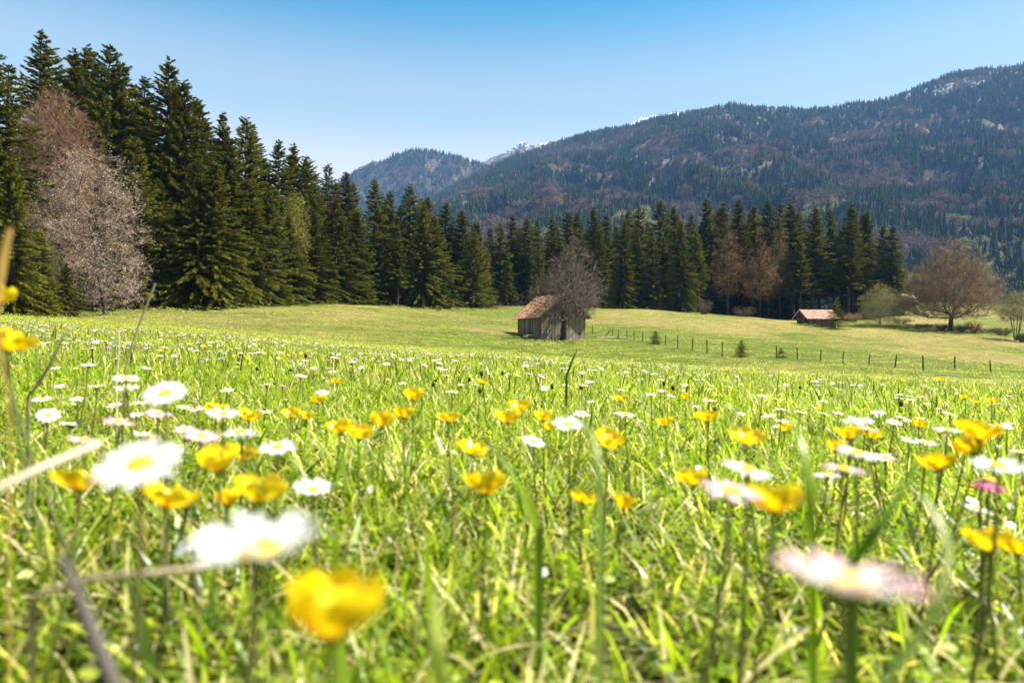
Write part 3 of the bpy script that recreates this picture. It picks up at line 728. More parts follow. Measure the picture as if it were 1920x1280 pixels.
# larches in front of the rear forest
for (x, d, tp, w, cs, l, sd) in [(1364, 182, 398, 1.0, (.19, .11, .045), 'brown larch, left one of the pair in front of the rear forest', 21), (1425, 180, 424, 1.05, (.21, .12, .05), 'brown larch, broader right one of the pair at the rear forest', 22),
                             (1462, 186, 398, .7, (.20, .145, .05), 'slim yellowish brown larch rising right of the brown pair', 23)]:
    p = on_ground(x, d); H = CAMZ-(tp-640)/F*d-p[2]
    bt = empty('larch_tree', p); tag(bt, l, 'larch', 'larches at the rear forest')
    T = crown_tree(sd, H, [(.2, 2.2*w), (.3, 4.4*w), (.45, 4.5*w), (.62, 3.5*w), (.8, 1.9*w), (.92, .8*w), (1., .15)], 1100, .35, H*.95, .24, (0, 0), 1, 6, .8, .5, .016, .42)
    E_ = tree_parts(bt, T, M_branch, M_twig, (.07, .05, .04), (.11, .075, .05), cs)
    leaves(bt, 'buds', E_, T['rg'], 1800, .16, .2, cs, M_bud)
# olive budding tree right of the pink roofed hut
p = on_ground(1650, 156)
bt = empty('budding_tree', p); tag(bt, 'olive green budding tree right of the small spruce and pink roofed hut', 'tree')
T = crown_tree(31, 9.6, [(.06, 2.4), (.2, 4.2), (.42, 4.3), (.65, 3.4), (.85, 2.0), (1., .5)], 1300, .45, 2.2, .2, (0, 0), 1, 5, .7, .42, .012, .44)
E_ = tree_parts(bt, T, M_branch, M_twig, (.30, .28, .24), (.22, .20, .15), (.24, .23, .10))
leaves(bt, 'young_leaves', E_, T['rg'], 7500, .14, .13, (.24, .23, .07), M_bud)
# many-stemmed shrub at the right edge
p = on_ground(1905, 132)
bt = empty('bare_shrub', p); tag(bt, 'tall many stemmed bare shrub at the right edge of the picture', 'shrub')
T = crown_tree(33, 9.0, [(.42, 2.0), (.55, 2.8), (.75, 2.9), (.9, 2.1), (1., .8)], 900, .6, 4.4, .26, (0, 0), 9, 5, .8, .45, .012, .42)
E_ = tree_parts(bt, T, M_branch, M_twig, (.24, .19, .13), (.20, .16, .11), (.24, .20, .11))
leaves(bt, 'young_leaves', E_, T['rg'], 3500, .15, .14, (.23, .22, .08), M_bud)
# low shrubs
for (x, d, h, w, c, l, sd) in [(1766, 149, 1.3, 1.7, (.055, .06, .022), 'dark low bush left of the big round tree trunk', 41), (1803, 148, 1.6, 1.9, (.05, .055, .022), 'dark low bush right of the big round tree trunk', 42), (1826, 147, 2.2, 2.0, (.30, .13, .055), 'rust red bush right of the big round tree', 43),
                           (1850, 146, 1.0, 3., (.22, .15, .085), 'low tan bush right of the rust red bush', 44), (1880, 142, 1.5, 2.4, (.075, .07, .03), 'dark low bush left of the many stemmed shrub', 45), (1918, 128, 1.6, 1.3, (.05, .055, .02), 'dark bush at foot of the many stemmed shrub', 46),
                           (250, 80, .75, .45, (.10, .12, .02), 'tiny round green bush on the left field, bigger of two', 47), (235, 80, .45, .32, (.10, .12, .02), 'tiny round green bush on the left field, smaller of two', 48), (822, 128, .7, .6, (.05, .06, .02), 'tiny dark bush on the field far left of the hut', 49),
                           (1735, 151, .8, 2.4, (.13, .10, .06), 'low brown scrub left of the big round tree', 50), (1690, 160, 1.2, 3.0, (.19, .14, .075), 'low tan scrub beside the olive budding tree', 51),
                           (1320, 166, 3.2, 2.4, (.10, .075, .055), 'thin bare scrub at the rear forest edge below the larches', 52), (1395, 165, 2.4, 3.2, (.09, .065, .045), 'brown scrub in shade at the rear forest edge', 53), (1600, 166, 2.0, 2.6, (.24, .17, .09), 'tan scrub behind the pink roofed hut', 54)]:
    p = on_ground(x, d); o = empty('low_bush', p); tag(o, l, 'bush', 'low bushes')
    rg = np.random.default_rng(sd); n = 130
    a = rg.uniform(0, 6.28, n); tip = np.stack([np.cos(a)*w*rg.random(n)**.6, np.sin(a)*w*rg.random(n)**.6, h*rg.uniform(.45, 1.05, n)], -1)
    b0 = tip*np.array([.3, .3, 0])
    m = MB(); prisms(m, b0, tip, np.full(n, .014), np.full(n, .006), 3, 0, np.array(c)*.9); m.build('stems', M_branch, o)
    leaves(o, 'foliage', np.concatenate([tip, tip*.8, b0+(tip-b0)*.55]), rg, 1800, .12*min(w, 1.), .13*min(1, max(w, .5)), c, M_bud)
# ------------------------------------------------------------------ huts
def wood_mat(name, gain=(1, 1, 1)):
    m, nt, b = mat(name, .85, .2)
    at = N(nt, 'ShaderNodeAttribute', attribute_name='tint')
    nz = noise(nt, 7, 6, .7, coords(nt, 'Object', (3, 3, .22))); n2 = noise(nt, .9, 4, .6, coords(nt, 'Object', (1, 1, 1)))
    r = ramp(nt, [(.3, (.5, .47, .44)), (.72, (1.35, 1.3, 1.25))]); nt.links.new(nz.outputs[0], r.inputs[0])
    r2 = ramp(nt, [(.35, (.65, .58, .50)), (.6, (1.1, 1.1, 1.1))]); nt.links.new(n2.outputs[0], r2.inputs[0])
    c = mixc(nt, 1., at.outputs['Color'], r.outputs[0], 'MULTIPLY'); c = mixc(nt, .8, c, r2.outputs[0], 'MULTIPLY')
    nt.links.new(c, b.inputs['Base Color']); bump(nt, b, nz.outputs[0], .6, .01)
    return m
def tile_mat(name):
    m, nt, b = mat(name, .85, .2)
    at = N(nt, 'ShaderNodeAttribute', attribute_name='tint'); n2 = noise(nt, 2.2, 6, .7, coords(nt, 'Object', (1, 1, 1)))
    r2 = ramp(nt, [(.3, (.55, .5, .48)), (.68, (1.2, 1.2, 1.15))]); nt.links.new(n2.outputs[0], r2.inputs[0])
    nt.links.new(mixc(nt, .9, at.outputs['Color'], r2.outputs[0], 'MULTIPLY'), b.inputs['Base Color']); bump(nt, b, n2.outputs[0], .5, .02)
    return m
M_wood = wood_mat('weathered_boards'); M_tile = tile_mat('roof_tiles')
def slab(mb, c, ex, ey, ez, mat=0, col=(1, 1, 1)):
    """box from a centre and three half-edge vectors"""
    ex, ey, ez = map(np.asarray, (ex, ey, ez))
    v = [np.asarray(c)+a*ex+b_*ey+d*ez for a in (-1, 1) for b_ in (-1, 1) for d in (-1, 1)]
    return mb.add(np.array(v), [[0, 1, 3, 2], [4, 6, 7, 5], [0, 4, 5, 1], [2, 3, 7, 6], [0, 2, 6, 4], [1, 5, 7, 3]], mat, col)
def hut(name, label, corner, rz, W, L, eave, ridge, over, front, rows, wcol, tcol, moss=None, seed=0, verge=None, pw=.19, ridge_x=False):
    """boarded hut: gables at local y = 0 and y = L, eave walls at x = 0 and x = W"""
    rg = np.random.default_rng(seed)
    o = empty(name, corner, rz); tag(o, label, 'hut')
    bot = -.5
    top = lambda x: eave+(ridge-eave)*(1-abs(x-W/2)/(W/2))-.04
    def plank(m, x0, y0, x1, y1, t0, t1, nx, ny):
        q = rg.uniform(.65, 1.35); c = np.array(wcol)*q*np.array([1, rg.uniform(.93, 1.0), rg.uniform(.86, 1.0)])
        if rg.random() < .12: c = c*.5
        pr = rg.uniform(0, .022); th = .03
        v = []
        for (x, y, t) in ((x0, y0, t0), (x1, y1, t1)):
            for k in (pr, pr-th):
                v += [(x+nx*k, y+ny*k, bot), (x+nx*k, y+ny*k, t)]
        m.add(np.array(v), [[0, 1, 5, 4], [2, 6, 7, 3], [0, 2, 3, 1], [4, 5, 7, 6], [1, 3, 7, 5]], 0, c)
    for (nm, y, ny) in (('front_gable_boards', 0, -1), ('rear_gable_boards', L, 1)):
        m = MB(); x = 0.
        while x < W-.02:
            w = min(pw*rg.uniform(.75, 1.25), W-x); g = .006
            a, bq = x+g, x+w-g
            if a < W/2 < bq: plank(m, a, y, W/2, y, top(a), top(W/2), 0, ny); plank(m, W/2, y, bq, y, top(W/2), top(bq), 0, ny)
            else: plank(m, a, y, bq, y, top(a), top(bq), 0, ny)
            x += w
        tag(m.build(nm, M_wood, o), kind='stuff')
    for (nm, x, nx) in (('eave_wall_boards', 0, -1), ('rear_eave_wall_boards', W, 1)):
        m = MB(); y = 0.
        while y < L-.02:
            w = min(pw*rg.uniform(.75, 1.25), L-y)
            t = eave-.06-(rg.uniform(0, .5) if rg.random() < .25 else 0)
            plank(m, x, y+.006, x, y+w-.006, t, t, nx, 0); y += w
        tag(m.build(nm, M_wood, o), kind='stuff')
    # dark solid box added inside, so that no light shows between the boards
    m = MB(); slab(m, (W/2, L/2, (eave+bot)/2), (W/2-.12, 0, 0), (0, L/2-.12, 0), (0, 0, (eave-bot)/2-.15), 0, (.03, .025, .02)); m.build('inner_light_block', M_wood, o)
    # roof: both slopes, rows of tiles from eave to ridge
    rise = (ridge-eave)/(W/2); ln = math.hypot(1, rise)
    for sgn in (-1, 1):
        nrm = np.array([sgn*rise, 0, 1])/ln; dn = np.array([sgn*1., 0, -rise])/ln
        ridge_p = np.array([W/2, 0, ridge])
        Ls = (W/2+over)*ln
        dm_ = MB(); slab(dm_, ridge_p+dn*Ls/2+np.array([0, L/2, 0])+nrm*.02, dn*(Ls/2-.02), (0, L/2+front-.05, 0), nrm*.02, 0, (.10, .075, .055)); deck = dm_.build('roof_deck', M_wood, o)
        for q in range(rows):
            m = MB(); s0 = Ls*q/rows; s1 = Ls*(q+1)/rows+.07; y = -front+rg.uniform(-.05, .02)
            sag = .03*math.sin(q*1.3+seed)
            while y < L+front-.03:
                w = rg.uniform(.17, .26); w = min(w, L+front-y)
                tc = np.array(tcol[rg.integers(0, len(tcol))])*rg.uniform(.72, 1.3)
                if moss is not None and rg.random() < moss[0]*np.clip(1-(y+front)/(L*.45), 0, 1): tc = np.array(moss[1])*rg.uniform(.7, 1.2)
                yc = y+w/2; lift = rg.uniform(0, .018)
                c_ = ridge_p+dn*(s0+s1)/2+np.array([0, yc, 0])+nrm*(.075+lift+sag*0)
                tl = norm(dn-nrm*(-.10+0))            # lower end rests on the next row
                tl = norm(dn+nrm*.15)
                slab(m, c_+dn*rg.uniform(-.02, .03), tl*((s1-s0)/2), (0, w/2-.006, 0), np.cross(tl, np.array([0, 1., 0]))*.03, 0, tc)
                y += w
            m.build('tile_row', M_tile, deck)
        if True:
            for yy, nm in ((-front-.02, 'verge_board'), (L+front+.02, 'verge_board')):
                vm = MB(); slab(vm, ridge_p+dn*Ls/2+np.array([0, yy, 0])+nrm*.03, dn*Ls/2, (0, .02, 0), nrm*.11, 0, verge if verge is not None else (.13, .10, .08)); vm.build(nm, M_wood, o)
        rm = MB()
        for yy in np.arange(.1, L, .95): slab(rm, ridge_p+dn*Ls/2+np.array([0, yy, 0])-nrm*.06, dn*(Ls/2-.08), (0, .05, 0), nrm*.05, 0, (.12, .09, .07))
        rm.build('rafters', M_wood, o)
    m = MB()
    for yy in np.arange(-front+.15, L+front-.1, .36): slab(m, (W/2, yy, ridge+.085), (.11, 0, 0), (0, .175, 0), (0, 0, .03), 0, np.array(tcol[0])*rg.uniform(.7, 1.1))
    m.build('ridge_tiles', M_tile, o)
    return o
TILE = [(.46, .24, .13), (.52, .28, .16), (.40, .20, .115), (.56, .37, .21), (.48, .26, .14)]
c0 = on_ground(1015, 80.); c0[2] = CAMZ-(633.5-640)/F*80
hut('plank_hut', 'weathered grey plank hut with reddish tiled roof in the middle of the field', c0, R(28), 6.2, 5.8, 2.75, 5.25, .5, .5, 15, (.27, .245, .215), TILE, (.75, (.46, .36, .14)), 1)
PINK = [(.40, .235, .18), (.44, .26, .20), (.37, .22, .175)]
# its ridge runs across the view: gables left and right
def corner_for(xp, d, W, L, rz):      # place so that local (0, L) .. stands left of local (0, 0)
    return on_ground(xp, d)
c1 = on_ground(1565, 148.); 
hut('pink_roofed_hut', 'small brown hut with pale pink roof and white verge at the rear forest', c1, R(96), 5.0, 5.9, 2.35, 3.95, .75, .75, 12, (.17, .14, .105), PINK, None, 2, (.62, .60, .57))
c2 = on_ground(1716, 196.)
hut('far_hut', 'distant hut with pinkish roof half hidden behind the round bare tree', c2, R(84), 5.0, 5.5, 2.3, 4.2, .8, .5, 9, (.11, .09, .07), [(.46, .34, .29), (.42, .31, .27)], None, 3)
spruce(1567, 143.0, None, 'young', 'slender spruce standing directly before the pink roofed hut', H=6.4, wide=1.0, name='young_spruce')

# ------------------------------------------------------------------ fences
def post_mesh(seed, h):
    rg = np.random.default_rng(seed); m = MB(); n = 5
    z = np.linspace(-.3, h, n); P = np.stack([rg.normal(0, .006, n), rg.normal(0, .006, n), z], -1)
    tube(m, P, np.array([.065, .062, .06, .058, .05]), 7, 0, np.array([.10, .08, .065])); return m.mesh('post', M_wood)
PM = [post_mesh(q, 1.28) for q in range(4)]
def wire(parent, pts, z, lo):
    m = MB(); p = np.array(pts)+np.array([0, 0, z])-lo; n = len(p)
    prisms(m, p[:-1], p[1:], np.full(n-1, .0015), np.full(n-1, .0015), 3, 0, (.3, .3, .3)); m.build('wire', M_branch, parent)
def fence(name, label, spots, tilt, scale=1.0, wires=(.55, 1.05)):
    P = [hit(x, y, 40, 200) for x, y in spots]; lo = P[0]
    o = empty(name, lo); tag(o, label, 'fence')
    for q, p in enumerate(P):
        c = link_mesh('post', PM[q % 4], o, p-lo); s = scale*random.uniform(.92, 1.1); c.scale = (s, s, s)
        c.rotation_euler = (random.uniform(-.04, .04), tilt[q] if q < len(tilt) else random.uniform(-.03, .06), random.uniform(0, 6))
    for z in wires: wire(o, P, z, lo)
    return o
fence('post_fence', 'wire fence of dark posts crossing the field on the right', [(1858, 701), (1790, 697), (1731, 696), (1678, 691), (1629, 687), (1580, 682), (1538, 679), (1495, 674), (1456, 671), (1354, 668), (1326, 662), (1299, 657), (1271, 653), (1248, 648)],
      [.10, .04, .05, .12, .15, .05, .09, .0, .0, .02, .0, .0, .03, .0])
fence('post_fence', 'short run of small posts just right of the plank hut', [(1205, 640), (1189, 638), (1176, 636), (1160, 634), (1148, 632), (1135, 630), (1111, 626)], [.0, .02, .05, .06, .10, .75, .0], .85, (.5, .9))
fence('picket_fence', 'distant row of pickets at the forest edge left of the plank hut', [(905+5.5*q, 571+.12*q) for q in range(12)], [0]*12, 1.1, (.9,))
for (x, y, L_, a, r_, l) in [(1148, 634, 4.2, .25, .09, 'pale pole lying in the grass right of the plank hut'), (1762, 704, 2.4, -.5, .05, 'pale stick lying in the grass by the right fence posts')]:
    p = hit(x, y, 40, 140); m = MB(); t = np.linspace(-.5, .5, 6)
    tube(m, np.stack([t*L_*math.cos(a), t*L_*math.sin(a), r_+.05*np.sin(t*5)+(ground(p[0]+t*L_*math.cos(a), p[1]+t*L_*math.sin(a))-p[2])], -1), np.linspace(r_, r_*.5, 6), 6, 0, (.45, .42, .36))
    o = m.build('fallen_pole', M_wood, None, True, p); tag(o, l, 'pole')
# ------------------------------------------------------------------ meadow grass (stuff)
GC = np.array([(.105, .180, .005), (.165, .250, .008), (.235, .315, .014), (.34, .38, .045), (.050, .085, .008), (.58, .49, .28), (.46, .39, .20)])
GP = np.array([.17, .22, .22, .14, .10, .09, .06])
def blades(mb, n, rg, size, h, w, bend=1.0, probs=GP, levels=(0, .3, .62, .85), lean=.35, pos=None, gcols=GC):
    S = np.array(levels+(1.,)); K = len(levels)
    hh = rg.uniform(*h, n)*rg.choice([1, 1, 1, 1.25, .65], n); ww = rg.uniform(*w, n)
    p = (rg.uniform(-.5, .5, (n, 2))*size) if pos is None else pos
    az = rg.uniform(0, 6.28, n); l0 = np.abs(rg.normal(0, lean, n)); bd = np.abs(rg.normal(.55, .45, n))*bend
    ph = l0[:, None]+bd[:, None]*S[None]**1.4
    ds = np.diff(S, prepend=0)
    rr = np.cumsum(np.sin(ph)*ds[None], 1)*hh[:, None]; zz = np.cumsum(np.cos(ph)*ds[None], 1)*hh[:, None]
    cx, sx = np.cos(az), np.sin(az)
    C = np.stack([p[:, 0, None]+cx[:, None]*rr, p[:, 1, None]+sx[:, None]*rr, zz-.004], -1)     # n, K+1, 3
    tw = az+PI/2+rg.normal(0, .5, n)
    sd = np.stack([np.cos(tw), np.sin(tw), np.zeros(n)], -1)
    wp = np.interp(S[:-1], [0, .35, .7, 1.], [.75, 1., .78, .1])
    off = sd[:, None]*(ww[:, None]*wp[None]*.5)[..., None]
    Lf = C[:, :K]-off; Rt = C[:, :K]+off
    V = np.concatenate([Lf, Rt, C[:, K:]], 1); nv = 2*K+1
    b = (np.arange(n)*nv)[:, None, None]
    q = np.array([[k, K+k, K+k+1, k+1] for k in range(K-1)])[None]; t = np.array([[[K-1, 2*K-1, 2*K]]])
    ci = rg.choice(len(gcols), n, p=probs/probs.sum()); col = gcols[ci]*rg.uniform(.75, 1.3, (n, 1))
    shade = np.interp(S, [0, .5, 1], [.75, 1., 1.12])  # painted shade: blade colour darkened towards the ground, lightened to the tip
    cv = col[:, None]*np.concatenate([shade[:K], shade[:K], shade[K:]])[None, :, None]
    base_n = mb.n
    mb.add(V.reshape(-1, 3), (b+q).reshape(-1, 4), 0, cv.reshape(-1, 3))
    mb.f.append(((b+t).reshape(-1, 3)+base_n, 0))
def discs(mb, n, rg, size, z, r, col):
    """little round leaves (clover, daisy rosettes)"""
    p = np.concatenate([rg.uniform(-.5, .5, (n, 2))*size, rg.uniform(*z, (n, 1))], 1)
    nr_ = norm(rg.normal(0, .5, (n, 3))+np.array([0, 0, 1.])); a = norm(np.cross(nr_, rg.normal(size=(n, 3)))); b_ = np.cross(nr_, a)
    rr = rg.uniform(*r, n)
    th = np.arange(6)*PI/3; el = np.array([1.25, .8, .8, 1.0, .8, .8])
    V = p[:, None]+rr[:, None, None]*el[None, :, None]*(np.cos(th)[None, :, None]*a[:, None]+np.sin(th)[None, :, None]*b_[:, None])
    f = (np.arange(n)*6)[:, None]+np.arange(6)[None]
    mb.add(V.reshape(-1, 3), f, 0, np.repeat(np.array(col)[rg.integers(0, len(col), n)]*rg.uniform(.7, 1.3, (n, 1)), 6, 0))
M_grass = leaf_mat('grass_blades', .52, .34, .36, .4, (1.12, 1.10, 1.0), (1.45, 1.45, .6))
LEAF = [(.15, .22, .010), (.23, .30, .018), (.09, .14, .010), (.32, .36, .04)]
def patch_near(seed):
    rg = np.random.default_rng(seed); m = MB()
    blades(m, 200, rg, .2, (.035, .080), (.0011, .0029), 1.2, lean=.5)
    blades(m, 130, rg, .2, (.014, .040), (.0025, .0052), 1.3, lean=.7)
    blades(m, 45, rg, .2, (.03, .06), (.0010, .0022), 1.8, np.array([0, 0, .1, .2, 0, 1.2, .8]), lean=.9)
    blades(m, 6, rg, .2, (.055, .095), (.0032, .0055), .8, np.array([.3, .4, .3, .1, .3, .02, .02]))
    discs(m, 45, rg, .2, (.006, .05), (.0025, .0055), LEAF)
    return m
def patch_mid(seed):
    rg = np.random.default_rng(seed); m = MB()
    blades(m, 430, rg, .4, (.035, .090), (.0016, .0036), 1.2, levels=(0, .4, .75), lean=.55)
    blades(m, 130, rg, .4, (.03, .08), (.0014, .0028), 1.6, np.array([0, 0, .1, .2, 0, 1.2, .8]), (0, .5), .9)
    blades(m, 6, rg, .4, (.08, .13), (.003, .006), .6, np.array([.3, .4, .3, .1, .5, .02, .02]))
    blades(m, 200, rg, .4, (.015, .045), (.003, .006), 1.3, levels=(0, .5), lean=.7)
    discs(m, 40, rg, .4, (.01, .05), (.004, .008), LEAF)
    return m
def patch_far(seed):
    rg = np.random.default_rng(seed); m = MB()
    blades(m, 620, rg, 1.0, (.05, .105), (.0035, .008), 1.1, levels=(0, .55), lean=.5)
    blades(m, 210, rg, 1.0, (.04, .10), (.003, .007), 1.4, np.array([0, 0, .1, .25, 0, 1., .8]), (0, .5), .8)
    return m
def patch_lawn(seed):
    rg = np.random.default_rng(seed); m = MB()
    blades(m, 420, rg, 2.2, (.03, .065), (.012, .026), 1.0, np.array([.1, .25, .3, .3, .02, .10, .14]), (0, .55), .6)
    return m
def lay(name, label, rng_d, cell, srcs, seed, umax, side, scl=(.85, 1.2), jit=.6, dens=None, clear=None, zs=None):
    rg = np.random.default_rng(seed)
    xm = umax*rng_d[1]+side
    X, Y = np.meshgrid(np.arange(-xm, xm, cell), np.arange(rng_d[0], rng_d[1], cell))
    x = X.ravel()+rg.uniform(-jit, jit, X.size)*cell; y = Y.ravel()+rg.uniform(-jit, jit, X.size)*cell
    k = np.abs(x) < umax*np.maximum(y, 0)+side
    if dens is not None: k &= rg.random(x.size) < dens(x, y)
    if clear is not None: k &= (x**2+y**2) > clear**2
    x, y = x[k], y[k]; n = len(x); s = rg.uniform(*scl, n)
    p = np.stack([x, y, ground(x, y)], -1)
    rot = np.stack([rg.normal(0, .06, n), rg.normal(0, .06, n), rg.uniform(0, 6.28, n)], -1)
    z_ = s*(zs(x, y) if zs is not None else 1.0)
    o = scatter(name, p, rot, np.stack([s, s, z_], -1), rg.integers(0, len(srcs), n), srcs)
    print(name, n)
    return tag(o, label, 'grass', None, 'stuff')
M_grass.use_backface_culling = False
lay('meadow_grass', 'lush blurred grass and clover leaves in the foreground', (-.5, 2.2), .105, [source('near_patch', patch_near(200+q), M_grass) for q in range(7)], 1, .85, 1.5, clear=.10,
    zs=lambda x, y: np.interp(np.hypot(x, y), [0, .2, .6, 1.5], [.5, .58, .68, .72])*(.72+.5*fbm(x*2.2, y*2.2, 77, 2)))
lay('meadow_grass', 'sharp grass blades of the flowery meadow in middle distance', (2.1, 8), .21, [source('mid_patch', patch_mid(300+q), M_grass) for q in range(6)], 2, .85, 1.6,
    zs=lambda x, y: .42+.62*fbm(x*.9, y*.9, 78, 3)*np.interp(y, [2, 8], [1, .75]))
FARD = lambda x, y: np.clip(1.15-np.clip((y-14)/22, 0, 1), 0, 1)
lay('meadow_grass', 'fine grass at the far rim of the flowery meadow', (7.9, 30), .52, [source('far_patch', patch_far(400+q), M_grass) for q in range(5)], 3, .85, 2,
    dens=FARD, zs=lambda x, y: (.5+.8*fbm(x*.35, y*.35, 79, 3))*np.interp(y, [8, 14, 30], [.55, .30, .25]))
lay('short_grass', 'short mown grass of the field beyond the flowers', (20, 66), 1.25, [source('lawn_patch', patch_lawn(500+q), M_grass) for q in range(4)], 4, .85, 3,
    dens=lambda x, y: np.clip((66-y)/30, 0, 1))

def patch_tuft(seed):
    rg = np.random.default_rng(seed); m = MB()
    c = rg.uniform(-.5, .5, (70, 2))*6; pos = np.repeat(c, 13, 0)+rg.normal(0, .10, (910, 2))
    blades(m, 910, rg, 6, (.04, .13), (.018, .04), 1.0, np.array([.3, .3, .2, .15, .3, .25, .3]), (0, .55), .7, pos)
    return m
lay('pasture_tufts', 'scattered grass tufts on the pasture around the hut', (44, 150), 4.6, [source('tuft_patch', patch_tuft(600+q), M_grass) for q in range(4)], 6, .82, 3,
    dens=lambda x, y: 1-forest_mask(x, y+4))
# ------------------------------------------------------------------ flowers
def plain_mat(name, rough=.5, spec=.3, trans=.25, tg=(1, 1, 1), coat=0):
    m = leaf_mat(name, trans, rough, spec, 0.06, (1, 1, 1), tg)
    if coat: m.node_tree.nodes['Principled BSDF'].inputs['Coat Weight'].default_value = coat; m.node_tree.nodes['Principled BSDF'].inputs['Coat Roughness'].default_value = .25
    return m
M_white = plain_mat('daisy_petal', .55, .2, .35)
M_disc = plain_mat('daisy_disc', .7, .2, .0)
M_yel = plain_mat('buttercup_petal', .28, .5, .38, (1.1, 1.0, .6), .25)
M_stem = plain_mat('flower_stem', .6, .2, .25)
WHITE = np.array([.70, .70, .68]); 
PINKS = {'w': np.array([.72, .68, .69]), 'p': np.array([.66, .27, .38]), 'd': np.array([.60, .06, .19])}

def petal_daisy(mb, L, w, r0, cup, kind, rg, rot=0., mat=0, curl=.0, fine=True):
    s = np.linspace(0, 1, 6 if fine else 3); 
    wd = w*.5*(np.interp(s, [0, .25, .7, .9, 1.], [.45, .8, 1., .75, .25]) if fine else np.array([.5, 1., .45]))
    xr = r0+L*s*math.cos(cup); z = L*(math.sin(cup)*s+curl*s**2)
    tipc = PINKS[kind]; base = WHITE if kind != 'd' else np.array([.62, .20, .32])
    f_ = np.clip((s-(.15 if kind == 'p' else .45))/(.85 if kind == 'p' else .55), 0, 1)[:, None]; col = base*(1-f_)+tipc*f_
    Lf = np.stack([xr, -wd, z+.12*wd], -1); Md = np.stack([xr, 0*s, z], -1); Rt = np.stack([xr, wd, z+.12*wd], -1)
    V = np.concatenate([Lf, Md, Rt]); n = len(s)
    c, s_ = math.cos(rot), math.sin(rot)
    V = V @ np.array([[c, s_, 0], [-s_, c, 0], [0, 0, 1]])
    f = [[q, n+q, n+q+1, q+1] for q in range(n-1)]+[[n+q, 2*n+q, 2*n+q+1, n+q+1] for q in range(n-1)]
    mb.add(V, f, mat, np.concatenate([col]*3))
def dome(mb, r, h, col, mat=0, nr=5, ns=14, z0=0., bumps=0, rg=None):
    V = []; 
    for q in range(nr):
        a = q/(nr-1)*PI/2
        th = np.arange(ns)*2*PI/ns+q*.2
        V.append(np.stack([np.cos(th)*r*math.cos(a*.98), np.sin(th)*r*math.cos(a*.98), np.full(ns, z0+h*math.sin(a))], -1))
    V = np.concatenate(V)
    if bumps: V += rg.normal(0, bumps, V.shape)
    f = [[q*ns+k, q*ns+(k+1) % ns, (q+1)*ns+(k+1) % ns, (q+1)*ns+k] for q in range(nr-1) for k in range(ns)]
    mb.add(V, f, mat, np.asarray(col)); mb.add(V[-ns:], [list(range(ns))], mat, np.asarray(col))
DISC = (.72, .46, .02); GREEN = (.11, .17, .03)
def daisy_meshes(kind, cup, seed):
    """unit daisy, diameter 1: separate petal meshes, disc, calyx"""
    rg = np.random.default_rng(seed); pets = []
    for q in range(4):
        m = MB(); petal_daisy(m, .36*rg.uniform(.88, 1.08), .098*rg.uniform(.85, 1.12), .13, cup+rg.normal(0, .07), kind, rg, 0, 0, rg.uniform(-.12, .12)); pets.append(m.mesh('petal', M_white, True))
    m = MB(); dome(m, .155, .085, DISC, 0, 6, 18, 0, .004, rg); disc = m.mesh('flower_centre', M_disc)
    m = MB(); dome(m, .15, -.11, GREEN, 0, 4, 12, -.012); cal = m.mesh('calyx', M_stem, True)
    return pets, disc, cal
def daisy_whole(mb, kind, cup, seed, n=22, fine=False, mats=(0, 1, 2)):
    rg = np.random.default_rng(seed)
    for q in range(n): petal_daisy(mb, .36*rg.uniform(.9, 1.08), .115*rg.uniform(.9, 1.15), .13, cup+rg.normal(0, .10), kind, rg, q*2*PI/n+rg.normal(0, .05), mats[0], rg.uniform(-.1, .1), fine)
    dome(mb, .15, .08, DISC, mats[1], 4, 10); dome(mb, .14, -.10, GREEN, mats[2], 3, 8, -.012)
YEL = np.array([.84, .68, .008]); YEL2 = np.array([.80, .56, .005])
def petal_butter(mb, open_, rg, rot=0., mat=0, nu=6, nv=5):
    """one broad cupped petal of a unit buttercup (diameter about 1)"""
    u = np.linspace(0, 1, nu); v = np.linspace(-1, 1, nv); U, V_ = np.meshgrid(u, v, indexing='ij')
    wd = np.interp(u, [0, .25, .6, .85, 1.], [.05, .20, .325, .30, .12])[:, None]
    ph = open_[0]+(open_[1]-open_[0])*u; du = .56/(nu-1)      # angle above the horizontal along the petal
    xr = np.concatenate([[0], np.cumsum(np.cos(ph[:-1])*du)])+.03; z = np.concatenate([[0], np.cumsum(np.sin(ph[:-1])*du)])
    X = xr[:, None]-.10*V_**2*U; Y = wd*V_; Z = z[:, None]+.12*V_**2*U+rg.normal(0, .012, U.shape)*U
    P = np.stack([X, Y, Z], -1).reshape(-1, 3); c, s_ = math.cos(rot), math.sin(rot)
    P = P @ np.array([[c, s_, 0], [-s_, c, 0], [0, 0, 1]])
    f = [[i_*nv+j_, (i_+1)*nv+j_, (i_+1)*nv+j_+1, i_*nv+j_+1] for i_ in range(nu-1) for j_ in range(nv-1)]
    k = np.repeat(np.linspace(0, 1, nu), nv)[:, None]
    mb.add(P, f, mat, YEL2*(1-k)+YEL*k)
def stamens(mb, rg, n=40, mat=0):
    a = rg.uniform(0, 6.28, n); r_ = .13*rg.random(n)**.6; h = rg.uniform(.12, .2, n)
    p0 = np.stack([np.cos(a)*r_*.4, np.sin(a)*r_*.4, 0*a], -1); p1 = np.stack([np.cos(a)*r_, np.sin(a)*r_, h], -1)
    prisms(mb, p0, p1, np.full(n, .007), np.full(n, .007), 3, mat, (.80, .56, .03)); prisms(mb, p1, p1*1.02+np.array([0, 0, .03]), np.full(n, .014), np.full(n, .008), 4, mat, (.82, .52, .02))
    dome(mb, .07, .13, (.45, .46, .04), mat, 4, 8)
OPEN = {'o': (.40, .95), 'c': (.55, 1.25), 'f': (.28, .68)}
